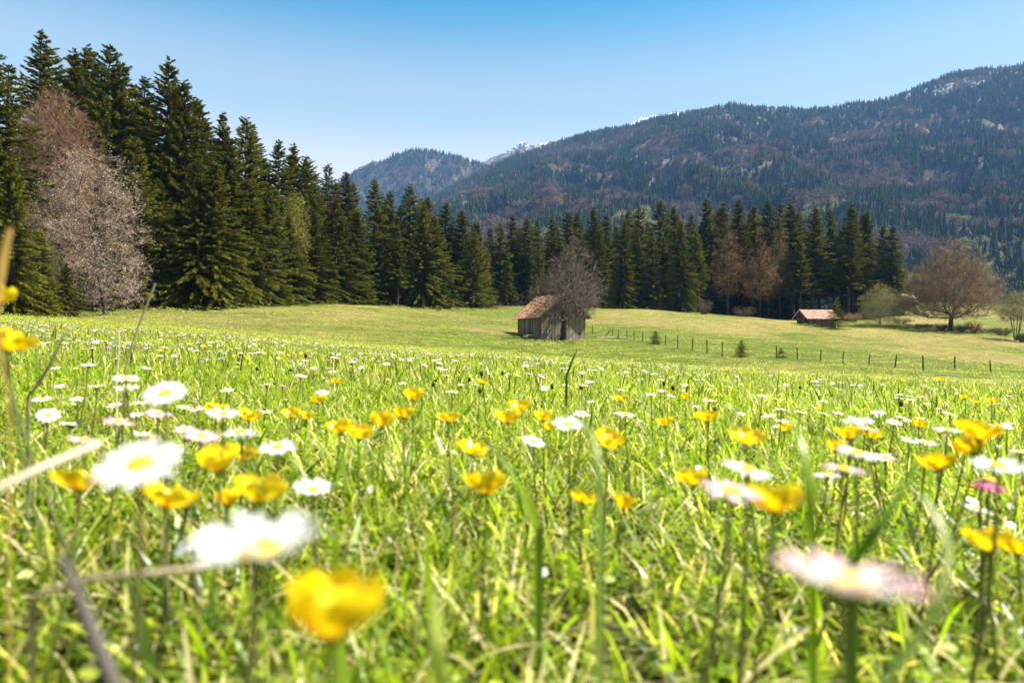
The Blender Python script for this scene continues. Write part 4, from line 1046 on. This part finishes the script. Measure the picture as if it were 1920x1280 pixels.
def butter_meshes(op, seed):
    rg = np.random.default_rng(seed); pets = []
    for q in range(5): m = MB(); petal_butter(m, (OPEN[op][0]+rg.normal(0, .07), OPEN[op][1]+rg.normal(0, .15)), rg); pets.append(m.mesh('petal', M_yel, True))
    m = MB(); stamens(m, rg, 55); cen = m.mesh('stamens', M_disc)
    m = MB(); dome(m, .10, -.08, (.20, .24, .03), 0, 4, 10); cal = m.mesh('calyx', M_stem, True)
    return pets, cen, cal
def butter_whole(mb, op, seed, mats=(0, 1, 2), fine=True):
    rg = np.random.default_rng(seed)
    for q in range(5): petal_butter(mb, (OPEN[op][0]+rg.normal(0, .06), OPEN[op][1]+rg.normal(0, .12)), rg, q*2*PI/5+rg.normal(0, .08), mats[0], *((6, 5) if fine else (4, 3)))
    stamens(mb, rg, 24 if fine else 8, mats[1]); dome(mb, .09, -.08, (.2, .24, .03), mats[2], 3, 7)

def stem_mesh(mb, h, bend, r_, mat=0, col=(.13, .16, .04), col0=(.13, .15, .05), sides=6):
    """stem from the ground (0,0,-h) to the head at the origin, leaning by bend"""
    t = np.linspace(0, 1, 7)
    P = np.stack([bend[0]*(1-t)**1.5+.06*bend[1]*np.sin(t*PI), bend[1]*(1-t)**1.5, -h*(1-t)], -1)
    cc = np.array(col0)*(1-t[:, None])+np.array(col)*t[:, None]
    tube(mb, P, np.linspace(r_*1.15, r_*.85, 7), sides, mat, cc, False)
CACHE = {}
def memo(k, f):
    if k not in CACHE: CACHE[k] = f()
    return CACHE[k]
def head_rot(tilt, yaw):
    """tilt > 0 leans the face towards the camera, yaw leans it to the right"""
    n = Vector((math.sin(yaw), -math.sin(tilt), math.cos(tilt)*math.cos(yaw))).normalized()
    return Vector((0, 0, 1)).rotation_difference(n)
RGF = np.random.default_rng(909)
def flower(sp, x, y, w, label, kind='w', tilt=.2, yaw=.0, cup=.2, group=None, real=None, hmin=.05, d=None):
    """sp 'D' daisy or 'B' buttercup whose head shows at (x, y), w photo pixels wide"""
    real = real or (.0225 if sp == 'D' else .0235)
    if d is None:
        d = real*F/w
        g0 = float(ground((x-960)/F*d, d))
        if y > 660:                                      # the head stays above the ground
            for _ in range(60):
                hd = px(x, y, d); g0 = float(ground(hd[0], d))
                if hd[2]-g0 >= hmin: break
                d *= .96
    hd = px(x, y, d); g0 = float(ground(hd[0], d)); size = w*d/F; h = max(hd[2]-g0, .02)
    seed = int(x*7+y*13) % 9973; rg = np.random.default_rng(seed)
    bend = rg.normal(0, .16*h, 2)
    base = Vector((hd[0]+bend[0], hd[1]+abs(bend[1])*.5, g0))
    o = empty('daisy' if sp == 'D' else 'buttercup', base); tag(o, label, 'daisy' if sp == 'D' else 'buttercup', group)
    rel = Vector(hd)-base
    rq = head_rot(tilt, yaw) @ Quaternion((0, 0, 1), rg.uniform(0, 6.28))
    m = MB(); stem_mesh(m, rel.z, (-rel.x, -rel.y), .00085 if sp == 'D' else .0008, 0, (.20, .16, .06) if sp == 'D' else (.16, .19, .04)); m.build('stem', M_stem, o, True, rel)
    def put(nm, me, par):
        c = bpy.data.objects.new(nm, me); COL.objects.link(c); c.parent = par
        if par is o: c.location = rel; c.rotation_mode = 'QUATERNION'; c.rotation_quaternion = rq; c.scale = (size,)*3
        return c
    if sp == 'D':
        pets, disc, cal = memo(('D', kind, round(cup, 1), seed % 3), lambda: daisy_meshes(kind, cup, seed % 3+7))
        cen = put('flower_centre', disc, o)
        np_ = int(rg.integers(23, 28))
    else:
        tilt -= .16
        rq = head_rot(tilt, yaw) @ Quaternion((0, 0, 1), rg.uniform(0, 6.28))
        pets, disc, cal = memo(('B', kind, seed % 3), lambda: butter_meshes(kind, seed % 3+17))
        cen = put('flower_centre', disc, o)
        np_ = 5
    if w >= 40:
        for q in range(np_):
            c = put('petal', pets[q % len(pets)], cen); c.rotation_euler = (rg.normal(0, .06), rg.normal(0, .055), q*2*PI/np_+rg.normal(0, .05))
            if sp == 'D' and q % 2: c.location.z = -.012
    else:
        def whole():
            m = MB()
            rr = np.random.default_rng(seed)
            if sp == 'D':
                for q in range(22): petal_daisy(m, .36*rr.uniform(.9, 1.08), .115*rr.uniform(.9, 1.15), .13, cup+rr.normal(0, .10), kind, rr, q*2*PI/22+rr.normal(0, .05), 0, rr.uniform(-.1, .1), False)
                return m.mesh('petals', M_white)
            for q in range(5): petal_butter(m, (OPEN[kind][0]+rr.normal(0, .06), OPEN[kind][1]+rr.normal(0, .12)), rr, q*2*PI/5+rr.normal(0, .08))
            return m.mesh('petals', M_yel, True)
        put('petals', memo((sp, 'whole', kind, round(cup, 1), seed % 5), whole), cen)
    put('calyx', cal, cen)
    return o

# the flowers one can tell apart: kind, x, y, width, tilt, yaw, cup / opening, label
BIG = [
 ('D', 485, 1030, 250, 'w', .10, -.08, .40, 'largest white daisy in the foreground, yellow centre, above the big buttercup'),
 ('D', 262, 870, 165, 'w', .42, .0, .08, 'wide open white daisy with round yellow centre at lower left'),
 ('D', 1590, 1100, 290, 'p', -.10, .12, .35, 'biggest pink tinged daisy, very blurred at lower right'),
 ('D', 310, 738, 82, 'w', .50, .05, .1, 'full white daisy upper left, pale centre, above the wide open daisy'),
 ('D', 362, 1008, 92, 'w', .3, -.5, -.1, 'drooping white daisy tucked behind the largest white daisy'),
 ('D', 586, 918, 78, 'w', .2, .1, .3, 'white daisy with uneven petals right of the wide open daisy'),
 ('D', 520, 838, 74, 'w', .18, .05, .08, 'flat white daisy right of the cluster of yellow and white flowers'),
 ('D', 418, 776, 62, 'w', .2, .12, .1, 'white daisy lying over a buttercup in the left cluster'),
 ('D', 450, 810, 66, 'w', .1, .0, -.1, 'white daisy with hanging petals below the left cluster'),
 ('D', 378, 818, 72, 'p', .12, .22, .12, 'pinkish daisy tilted right, above the wide open white daisy'),
 ('D', 222, 792, 62, 'p', -.02, .2, .1, 'pinkish daisy seen from side, left of the pink edged pair'),
 ('D', 158, 826, 64, 'p', -.05, .15, .1, 'blurred pink white daisy at the end of the dry stalk'),
 ('D', 296, 776, 48, 'p', .12, .25, .05, 'pink edged daisy below the full white daisy'),
 ('D', 1066, 796, 64, 'w', .3, .05, .2, 'white daisy right of the central buttercup cluster'),
 ('D', 1400, 880, 98, 'w', .10, .28, .1, 'white daisy tilted right above the pinkish blurred daisy'),
 ('D', 1370, 922, 122, 'p', .14, .12, .15, 'pinkish white daisy in front of the large right buttercup'),
 ('D', 1580, 880, 88, 'p', .0, .12, .08, 'pink edged flat daisy seen from the side at right'),
 ('D', 1552, 892, 56, 'w', -.05, .0, .12, 'white daisy just under the pink edged flat daisy'),
 ('D', 1606, 850, 78, 'w', .12, .2, .05, 'white daisy right of the half hidden buttercup pair'),
 ('D', 1872, 874, 98, 'w', .10, -.05, .05, 'flat white daisy under the tall stacked buttercups'),
 ('D', 1855, 900, 72, 'd', .1, .1, -.75, 'deep pink daisy with hanging petals at the right edge'),
 ('D', 1832, 954, 58, 'w', .1, .2, .1, 'white daisy below the deep pink daisy'),
 ('D', 1776, 806, 50, 'w', .06, .0, .08, 'white daisy left of the tall stacked buttercups'),
 ('D', 1626, 805, 46, 'p', .06, .12, .05, 'pink edged daisy just above the right buttercup pair'),
 ('D', 1600, 792, 46, 'w', .12, .1, .08, 'white daisy crowded behind the pink edged one at right'),
 ('D', 236, 710, 50, 'w', .12, .12, .05, 'white daisy with visible yellow centre left of the full white daisy'),
 ('D', 238, 728, 46, 'w', .15, .0, .05, 'white daisy directly under the one left of the full daisy'),
 ('D', 1912, 848, 44, 'p', .0, .0, .2, 'half seen pinkish daisy at the right picture edge'),
 ('D', 1000, 828, 48, 'w', .25, .25, .1, 'pale daisy below the central buttercup cluster'),
 ('D', 1736, 830, 46, 'w', .1, .2, .05, 'white daisy left of and below the stacked buttercups'),
 ('D', 90, 778, 42, 'w', .5, .3, .0, 'white daisy facing us with round yellow centre at far left'),
 ('D', 1172, 776, 42, 'w', .1, .1, .0, 'white daisy between the two small middle buttercups'),
 ('D', 1875, 800, 44, 'w', .1, .0, .08, 'white daisy right of the tall stacked buttercups'),
 ('B', 620, 1195, 222, 'c', -.02, .10, 0, 'biggest yellow buttercup, glossy cup in the lower foreground'),
 ('B', 148, 916, 104, 'f', .0, .05, 0, 'yellow buttercup at left below the wide open white daisy'),
 ('B', 312, 950, 108, 'f', -.05, .22, 0, 'blurred buttercup between wide open daisy and drooping daisy'),
 ('B', 412, 882, 88, 'c', .30, -.1, 0, 'cup shaped buttercup right of the wide open white daisy'),
 ('B', 456, 862, 58, 'o', .1, .2, 0, 'buttercup overlapping the cup shaped one from behind'),
 ('B', 485, 940, 108, 'o', .05, .1, 0, 'buttercup just above the largest white daisy'),
 ('B', 428, 948, 62, 'c', .0, -.1, 0, 'dark yellow buttercup left of the one above the largest daisy'),
 ('B', 638, 812, 56, 'o', .2, -.1, 0, 'left buttercup of the touching pair in the middle'),
 ('B', 672, 822, 56, 'o', .15, .2, 0, 'right buttercup of the touching pair in the middle'),
 ('B', 716, 800, 54, 'c', .25, .1, 0, 'buttercup with one raised petal right of the touching pair'),
 ('B', 757, 783, 45, 'o', .1, .05, 0, 'small buttercup right of the one with raised petal'),
 ('B', 840, 790, 46, 'f', .05, .05, 0, 'flat buttercup standing alone left of the centre'),
 ('B', 775, 750, 44, 'c', .2, .1, 0, 'highest two lobed buttercup left of centre'),
 ('B', 884, 850, 60, 'f', .3, .35, 0, 'tilted buttercup below the flat one near the centre'),
 ('B', 911, 926, 86, 'o', -.25, .0, 0, 'hanging buttercup low in the centre'),
 ('B', 953, 792, 54, 'o', .15, .0, 0, 'lower left buttercup of the central cluster'),
 ('B', 976, 770, 48, 'o', .15, .0, 0, 'upper buttercup of the central cluster'),
 ('B', 1018, 788, 42, 'o', .15, .1, 0, 'right buttercup of the central cluster beside the white daisy'),
 ('B', 1092, 942, 64, 'f', .0, .2, 0, 'blurred buttercup low right of the centre'),
 ('B', 1168, 954, 52, 'c', .0, .1, 0, 'narrow blurred buttercup right of the low centre one'),
 ('B', 1138, 833, 62, 'o', .5, .35, 0, 'buttercup tilted steeply to the right at middle right'),
 ('B', 1398, 830, 68, 'f', .45, .1, 0, 'broad buttercup facing us at middle right'),
 ('B', 1300, 908, 64, 'o', .1, -.1, 0, 'buttercup half hidden behind the pinkish white daisy'),
 ('B', 1452, 960, 120, 'o', -.08, .0, 0, 'large right buttercup beneath the pinkish white daisy'),
 ('B', 1592, 822, 52, 'o', .05, -.1, 0, 'left buttercup of the right hand pair'),
 ('B', 1634, 822, 44, 'o', .05, .15, 0, 'right buttercup of the right hand pair'),
 ('B', 1568, 846, 42, 'c', .1, .0, 0, 'buttercup partly covered by white daisies at right'),
 ('B', 1836, 824, 74, 'o', .2, .1, 0, 'upper one of the tall stacked buttercups at right'),
 ('B', 1826, 850, 66, 'c', -.5, .0, 0, 'lower one of the tall stacked buttercups at right'),
 ('B', 1812, 806, 46, 'o', .1, .0, 0, 'small buttercup peeping out behind the stacked ones'),
 ('B', 1760, 880, 74, 'o', .05, -.05, 0, 'three lobed buttercup left of the deep pink daisy'),
 ('B', 1852, 1032, 92, 'o', .0, .1, 0, 'blurred buttercup at the lower right edge, left of two'),
 ('B', 1908, 1038, 70, 'o', .0, .0, 0, 'blurred buttercup cut by the right edge, right of two'),
 ('B', 406, 776, 46, 'o', .1, .0, 0, 'buttercup behind the white daisy in the left cluster'),
 ('B', 466, 788, 48, 'o', .15, .2, 0, 'buttercup at the right of the left cluster'),
 ('B', 1326, 790, 47, 'o', .05, .0, 0, 'two lobed buttercup above the broad facing one'),
]
for (sp, x, y, w, k, ti, yw, cp, l) in BIG: flower(sp, x, y, w, l, k, ti, yw, cp, 'foreground daisies' if sp == 'D' else 'foreground buttercups')
flower('B', 12, 656, 92, 'tall buttercup cut by the left picture edge', 'o', .0, .3, 0, 'foreground buttercups')
flower('B', -8, 567, 70, 'highest buttercup at the left picture edge, above the meadow line', 'c', .0, .2, 0, 'foreground buttercups', d=.36)
# smaller ones, named by the nearest flower that can be found
MIDF = [('D', 128, 795, 32, 'w'), ('D', 265, 815, 40, 'w'), ('D', 182, 725, 36, 'w'), ('D', 80, 750, 38, 'w'), ('D', 145, 748, 26, 'w'), ('D', 165, 686, 32, 'w'), ('D', 105, 690, 18, 'w'), ('D', 141, 691, 16, 'w'), ('D', 112, 724, 20, 'w'), ('D', 275, 691, 23, 'p'),
        ('D', 306, 675, 12, 'w'), ('D', 425, 733, 28, 'w'), ('D', 345, 763, 26, 'w'), ('D', 370, 768, 34, 'p'), ('D', 345, 804, 36, 'p'), ('D', 260, 756, 26, 'w'), ('D', 215, 760, 30, 'p'), ('D', 255, 778, 26, 'w'), ('D', 350, 935, 38, 'w'), ('D', 496, 773, 30, 'w'),
        ('D', 605, 736, 28, 'w'), ('D', 500, 722, 26, 'p'), ('D', 530, 724, 20, 'p'), ('D', 565, 705, 26, 'w'), ('D', 623, 697, 16, 'w'), ('D', 756, 719, 15, 'w'), ('D', 728, 711, 12, 'w'), ('D', 837, 704, 16, 'p'), ('D', 848, 735, 26, 'w'), ('D', 865, 722, 16, 'p'), ('D', 891, 721, 14, 'w'), ('D', 446, 680, 14, 'w'),
        ('D', 1021, 728, 20, 'w'), ('D', 1060, 722, 17, 'w'), ('D', 1097, 723, 25, 'p'), ('D', 1106, 716, 19, 'w'), ('D', 1164, 731, 14, 'w'), ('D', 1108, 753, 16, 'w'), ('D', 1090, 776, 34, 'w'), ('D', 1221, 741, 26, 'w'), ('D', 1240, 733, 18, 'p'), ('D', 1258, 743, 18, 'w'), ('D', 1285, 722, 13, 'w'), ('D', 1279, 732, 13, 'w'),
        ('D', 1330, 751, 29, 'p'), ('D', 1305, 762, 20, 'p'), ('D', 1196, 751, 14, 'w'), ('D', 1328, 730, 12, 'w'), ('D', 1429, 742, 22, 'w'), ('D', 1455, 749, 24, 'p'), ('D', 1465, 768, 30, 'w'), ('D', 1442, 780, 26, 'w'), ('D', 1466, 790, 26, 'w'), ('D', 1455, 800, 16, 'w'), ('D', 1500, 773, 24, 'w'), ('D', 1544, 752, 17, 'w'), ('D', 1545, 776, 24, 'w'),
        ('D', 1572, 776, 25, 'p'), ('D', 1598, 783, 17, 'w'), ('D', 1622, 789, 33, 'w'), ('D', 1648, 775, 27, 'w'), ('D', 1676, 792, 30, 'w'), ('D', 1688, 783, 20, 'w'), ('D', 1700, 788, 20, 'w'), ('D', 1724, 784, 20, 'w'), ('D', 1708, 750, 18, 'w'), ('D', 1760, 766, 11, 'w'), ('D', 1780, 776, 29, 'p'), ('D', 1860, 781, 10, 'p'), ('D', 1888, 795, 28, 'w'), ('D', 1704, 826, 34, 'w'), ('D', 1640, 853, 36, 'p'), ('D', 1390, 776, 16, 'w'), ('D', 1660, 858, 38, 'p'),
        ('B', 596, 755, 31, 'o'), ('B', 632, 718, 26, 'f'), ('B', 545, 782, 36, 'o'), ('B', 575, 786, 33, 'o'), ('B', 906, 719, 26, 'f'), ('B', 546, 668, 15, 'f'), ('B', 1248, 798, 36, 'o'), ('B', 1163, 751, 30, 'f'), ('B', 1285, 749, 22, 'c'), ('B', 1722, 801, 31, 'c'), ('B', 1810, 747, 21, 'f'), ('B', 1830, 755, 17, 'f'), ('B', 1860, 754, 25, 'f'),
        ('B', 1534, 771, 11, 'c'), ('B', 1619, 770, 9, 'o'), ('B', 1762, 713, 16, 'f'), ('B', 1693, 714, 10, 'f'), ('B', 290, 826, 22, 'o'), ('B', 1030, 806, 30, 'o'), ('B', 1472, 808, 30, 'o'), ('B', 1766, 760, 12, 'o'), ('B', 1629, 770, 9, 'o')]
def nearest_name(x, y):
    q = min(BIG, key=lambda t: (t[1]-x)**2+((t[2]-y)*1.6)**2)
    dx, dy = x-q[1], y-q[2]
    return ('just left of' if dx < 0 else 'just right of') if abs(dx) > abs(dy) else ('just above' if dy < 0 else 'just below'), q
used = set()
for (sp, x, y, w, k) in MIDF:
    rel, q = nearest_name(x, y); nm = 'buttercup' if sp == 'B' else ('pinkish daisy' if k == 'p' else 'white daisy')
    short = ' '.join(q[8].replace(',', '').split()[:8])
    l = 'small %s %s the %s' % (nm, rel, short)
    if l in used: l = 'smaller %s %s the %s' % (nm, 'farther '+rel.split()[-1] if 'of' not in rel else 'farther '+rel.split(' ', 1)[1], short)
    if l in used: l = 'tiny %s beyond the %s' % (nm, short)
    used.add(l)
    flower(sp, x, y, w, l, k, float(RGF.normal(.12, .12)), float(RGF.normal(.06, .12)), float(RGF.uniform(.0, .2)), 'smaller daisies' if sp == 'D' else 'smaller buttercups')

# flowers farther up the meadow: one mesh each
def small_flower_mesh(sp, kind, cup, seed):
    m = MB(); M_ = [M_white, M_disc, M_stem] if sp == 'D' else [M_yel, M_disc, M_stem]
    (daisy_whole if sp == 'D' else lambda mb, k, c, s, n: butter_whole(mb, k, s, (0, 1, 2), False))(m, kind, cup, seed, 16)
    rg = np.random.default_rng(seed); stem_mesh(m, 4.2, tuple(rg.normal(0, .5, 2)), .04, 2, (.18, .16, .06), (.13, .15, .05), 4)
    for q in range(len(m.v)): m.v[q] = m.v[q]*.022
    return m
SM_D = [small_flower_mesh('D', k, c, 60+q) for q, (k, c) in enumerate([('w', .05), ('w', .15), ('p', .1), ('w', .0), ('w', .25)])]
SM_B = [small_flower_mesh('B', k, 0, 70+q) for q, k in enumerate(['f', 'o', 'o'])]
ME_D = [m.mesh('daisy', [M_white, M_disc, M_stem]) for m in SM_D]; ME_B = [m.mesh('buttercup', [M_yel, M_disc, M_stem], True) for m in SM_B]
rg = np.random.default_rng(77)
def meadow_points(n, rng, thr, sd):
    out = []
    while len(out) < n:
        y = math.exp(rg.uniform(math.log(rng[0]), math.log(rng[1]))); u = rg.uniform(-.80, .80); x = u*y
        if fbm(x*.45, y*.45, sd, 3) > thr and rg.random() < np.interp(u, [-.8, 0, .8], [1, .6, .45]): out.append((x, y))
    return out
def small(sp, pts, label, group):
    for q, (x, y) in enumerate(pts):
        me = (ME_D if sp == 'D' else ME_B)[rg.integers(0, 5 if sp == 'D' else 3)]
        o = bpy.data.objects.new('daisy' if sp == 'D' else 'buttercup', me); COL.objects.link(o)
        o.location = (x, y, float(ground(x, y))+rg.uniform(.070, .105)); o.rotation_euler = (rg.normal(.18, .18), rg.normal(0, .18), rg.uniform(0, 6.28)); s = rg.uniform(.85, 1.15); o.scale = (s, s, s)
        tag(o, label, 'daisy' if sp == 'D' else 'buttercup', group)
small('D', meadow_points(235, (1.7, 8.0), .44, 91), 'tiny daisy in the sharp grass up the meadow beyond the foreground flowers', 'tiny daisies up the meadow')
small('B', meadow_points(70, (2.2, 9.0), .47, 92), 'tiny buttercup in the sharp grass up the meadow beyond the foreground flowers', 'tiny buttercups up the meadow')
def far_flowers(name, label, n, rng, srcs, sd, cat):
    P = np.array(meadow_points(n, rng, .45, sd)); z = ground(P[:, 0], P[:, 1])+rg.uniform(.07, .10, n)
    rot = np.stack([rg.normal(.15, .15, n), rg.normal(0, .15, n), rg.uniform(0, 6.28, n)], -1)
    o = scatter(name, np.concatenate([P, z[:, None]], 1), rot, np.repeat(rg.uniform(.9, 1.2, (n, 1)), 3, 1), rg.integers(0, len(srcs), n), srcs); tag(o, label, cat, None, 'stuff')
far_flowers('far_daisies', 'specks of distant daisies dotting the meadow rim', 1000, (4.5, 26), [bpy.data.objects.new('far_daisy', m) for m in ME_D], 93, 'daisies')
far_flowers('far_buttercups', 'specks of distant buttercups dotting the meadow rim', 240, (6, 24), [bpy.data.objects.new('far_buttercup', m) for m in ME_B], 94, 'buttercups')
far_flowers('meadow_daisies', 'carpet of small daisies scattered through the middle of the meadow', 520, (1.9, 9), [bpy.data.objects.new('mid_daisy', m) for m in ME_D], 95, 'daisies')
# ribwort heads
M_head = plain_mat('ribwort_head', .9, .1, 0)
mh = MB(); dome(mh, .004, .007, (.05, .035, .02), 0, 4, 8); dome(mh, .004, -.005, (.05, .035, .02), 0, 3, 8); stem_mesh(mh, .11, (.012, .01), .0007, 0, (.15, .14, .05)); MEH = mh.mesh('ribwort_plantain', M_head, True)
RIB = [(903, 701, 8), (942, 700, 6), (880, 712, 5), (900, 733, 6), (1340, 772, 7), (1035, 725, 5), (1262, 728, 5), (1090, 727, 5), (1500, 727, 5), (812, 721, 7), (573, 667, 7), (482, 692, 6), (1690, 758, 8), (1245, 720, 6)]
for q, (x, y, w) in enumerate(RIB):
    d = min(.0085*F/w, (CAMZ-.075)*F/(y-640) if x < 1400 else 9); hd = px(x, y, d)
    o = link_mesh('ribwort_plantain', MEH, None, hd); tag(o, 'dark brown ribwort plantain head on a thin stalk in the grass', 'plantain', 'ribwort heads in the grass'); o.rotation_euler = (0, 0, q)

# ------------------------------------------------------------------ single stalks and blades that stand out
def stalk(name, label, cat, pts, rad_, col, flat=None, m_=None):
    """pts: (x, y, distance) seen along the stalk from its foot to its tip"""
    P = np.array([px(*p) for p in pts]); n = len(P); t = np.linspace(0, n-1, 22); i_ = np.clip(t.astype(int), 0, n-2); f_ = (t-i_)[:, None]
    g_ = lambda k: P[np.clip(k, 0, n-1)]
    C = _cr(g_(i_-1), g_(i_), g_(i_+1), g_(i_+2), f_)
    foot = C[0].copy(); gz_ = float(ground(foot[0], foot[1])); 
    if foot[2] > gz_: C = np.concatenate([[[foot[0], foot[1], gz_-.005]], C])
    base = np.array([C[0, 0], C[0, 1], C[0, 2]]); C = C-base; k = len(C)
    mb = MB(); w = np.interp(np.linspace(0, 1, k), np.linspace(0, 1, len(rad_)), rad_)
    if flat is None: tube(mb, C, w, 7, 0, col)
    else:
        T = norm(np.gradient(C, axis=0)); sd = norm(np.cross(T, np.array(flat, float))); nn = np.cross(sd, T)
        V = np.concatenate([C-sd*w[:, None], C-nn*w[:, None]*.45, C+sd*w[:, None]]); q = np.arange(k-1)
        f = np.concatenate([np.stack([q+a*k, q+(a+1)*k, q+1+(a+1)*k, q+1+a*k], -1) for a in range(2)])
        mb.add(V, f, 0, col)
    o = mb.build(name, m_ or (M_grass if flat is not None else M_stem), None, True, base); return tag(o, label, cat)
STRAW = (.50, .42, .28); GRN = (.10, .19, .02); 
stalk('dry_stalk', 'tall thin dry stalk rising above the meadow line at left', 'stalk', [(232, 705, .85), (250, 640, .85), (268, 590, .85), (291, 532, .85)], (.0012, .0011, .0013), (.42, .34, .25))
stalk('dry_stalk', 'pale upright dry stalk left of the tall thin one', 'stalk', [(218, 705, .9), (223, 660, .9), (222, 618, .9)], (.0012, .0009), (.62, .52, .38))
stalk('dry_stalk', 'grey leaning dry stalk near the left edge', 'stalk', [(52, 745, .5), (90, 690, .5), (122, 622, .5)], (.001, .0013, .0006), (.30, .26, .19))
stalk('dry_stalk', 'blurred pale dry stalk lying diagonally at the left edge', 'stalk', [(-40, 935, .19), (60, 885, .2), (185, 832, .22)], (.0012, .0011, .0014), (.60, .48, .36))
stalk('dry_twig', 'dark blurred twig leaning at the lower left', 'twig', [(215, 1290, .15), (170, 1180, .15), (140, 1100, .15), (110, 1040, .15)], (.0018, .0016, .0010, .0007), (.13, .11, .10))
stalk('dry_stalk', 'brown dry stalk lying left behind the largest daisy', 'stalk', [(60, 1120, .2), (170, 1085, .2), (270, 1075, .2), (390, 1062, .21)], (.0009, .0010, .0008), (.36, .28, .18))
stalk('grass_blade', 'pale curved grass blade arching at the lower right', 'grass blade', [(1640, 1300, .155), (1710, 1210, .155), (1768, 1110, .155), (1775, 1010, .16), (1730, 930, .17)], (.0014, .0016, .0014, .0010, .0005), (.36, .40, .16), (0, 1, .3))
stalk('grass_blade', 'pale upright grass blade at the centre right, bent at its tip', 'grass blade', [(1125, 1160, .22), (1128, 1000, .22), (1122, 880, .22), (1108, 815, .23), (1085, 782, .24)], (.0012, .0014, .0012, .0009, .0007), (.34, .42, .14), (0, 1, 0))
stalk('grass_blade', 'dark green grass blade crossing diagonally right of the large right buttercup', 'grass blade', [(1600, 1050, .2), (1650, 985, .2), (1690, 920, .21), (1735, 855, .23)], (.0016, .0020, .0015, .0004), (.09, .17, .012), (0, 1, .2))
stalk('grass_blade', 'broad dark blade standing beside the large right buttercup', 'grass blade', [(1525, 1060, .21), (1518, 930, .21), (1505, 830, .22), (1485, 765, .24)], (.0014, .0018, .0013, .0004), (.17, .25, .015), (0, 1, .2))
stalk('grass_blade', 'green blade standing in front of the buttercup above the largest daisy', 'grass blade', [(505, 985, .16), (485, 905, .16), (460, 830, .165), (448, 795, .17)], (.0007, .0007, .0004), (.09, .17, .02), (0, 1, .2))
stalk('grass_blade', 'broad bent leaf low in the centre pointing down right', 'grass blade', [(1010, 990, .33), (985, 930, .33), (950, 870, .34), (920, 845, .36)], (.002, .0035, .003, .0008), (.15, .22, .04), (0, .6, 1))
stalk('grass_blade', 'single dark blade sticking up above the meadow centre', 'grass blade', [(1062, 705, 1.6), (1072, 678, 1.6), (1082, 655, 1.6)], (.003, .0025, .0006), (.07, .13, .02), (0, 1, 0))
stalk('grass_blade', 'pale thick blade rising low at the bottom right of centre', 'grass blade', [(820, 1300, .16), (818, 1200, .16), (812, 1110, .17)], (.0022, .0020, .0008), (.38, .42, .10), (0, 1, .2))
stalk('withered_stalk', 'blurred orange brown withered bud stalk at the left picture edge', 'stalk', [(18, 790, .24), (6, 690, .24), (-6, 600, .24), (0, 500, .24), (18, 428, .24)], (.0004, .0004, .0005, .0020, .0010), (.42, .27, .07))
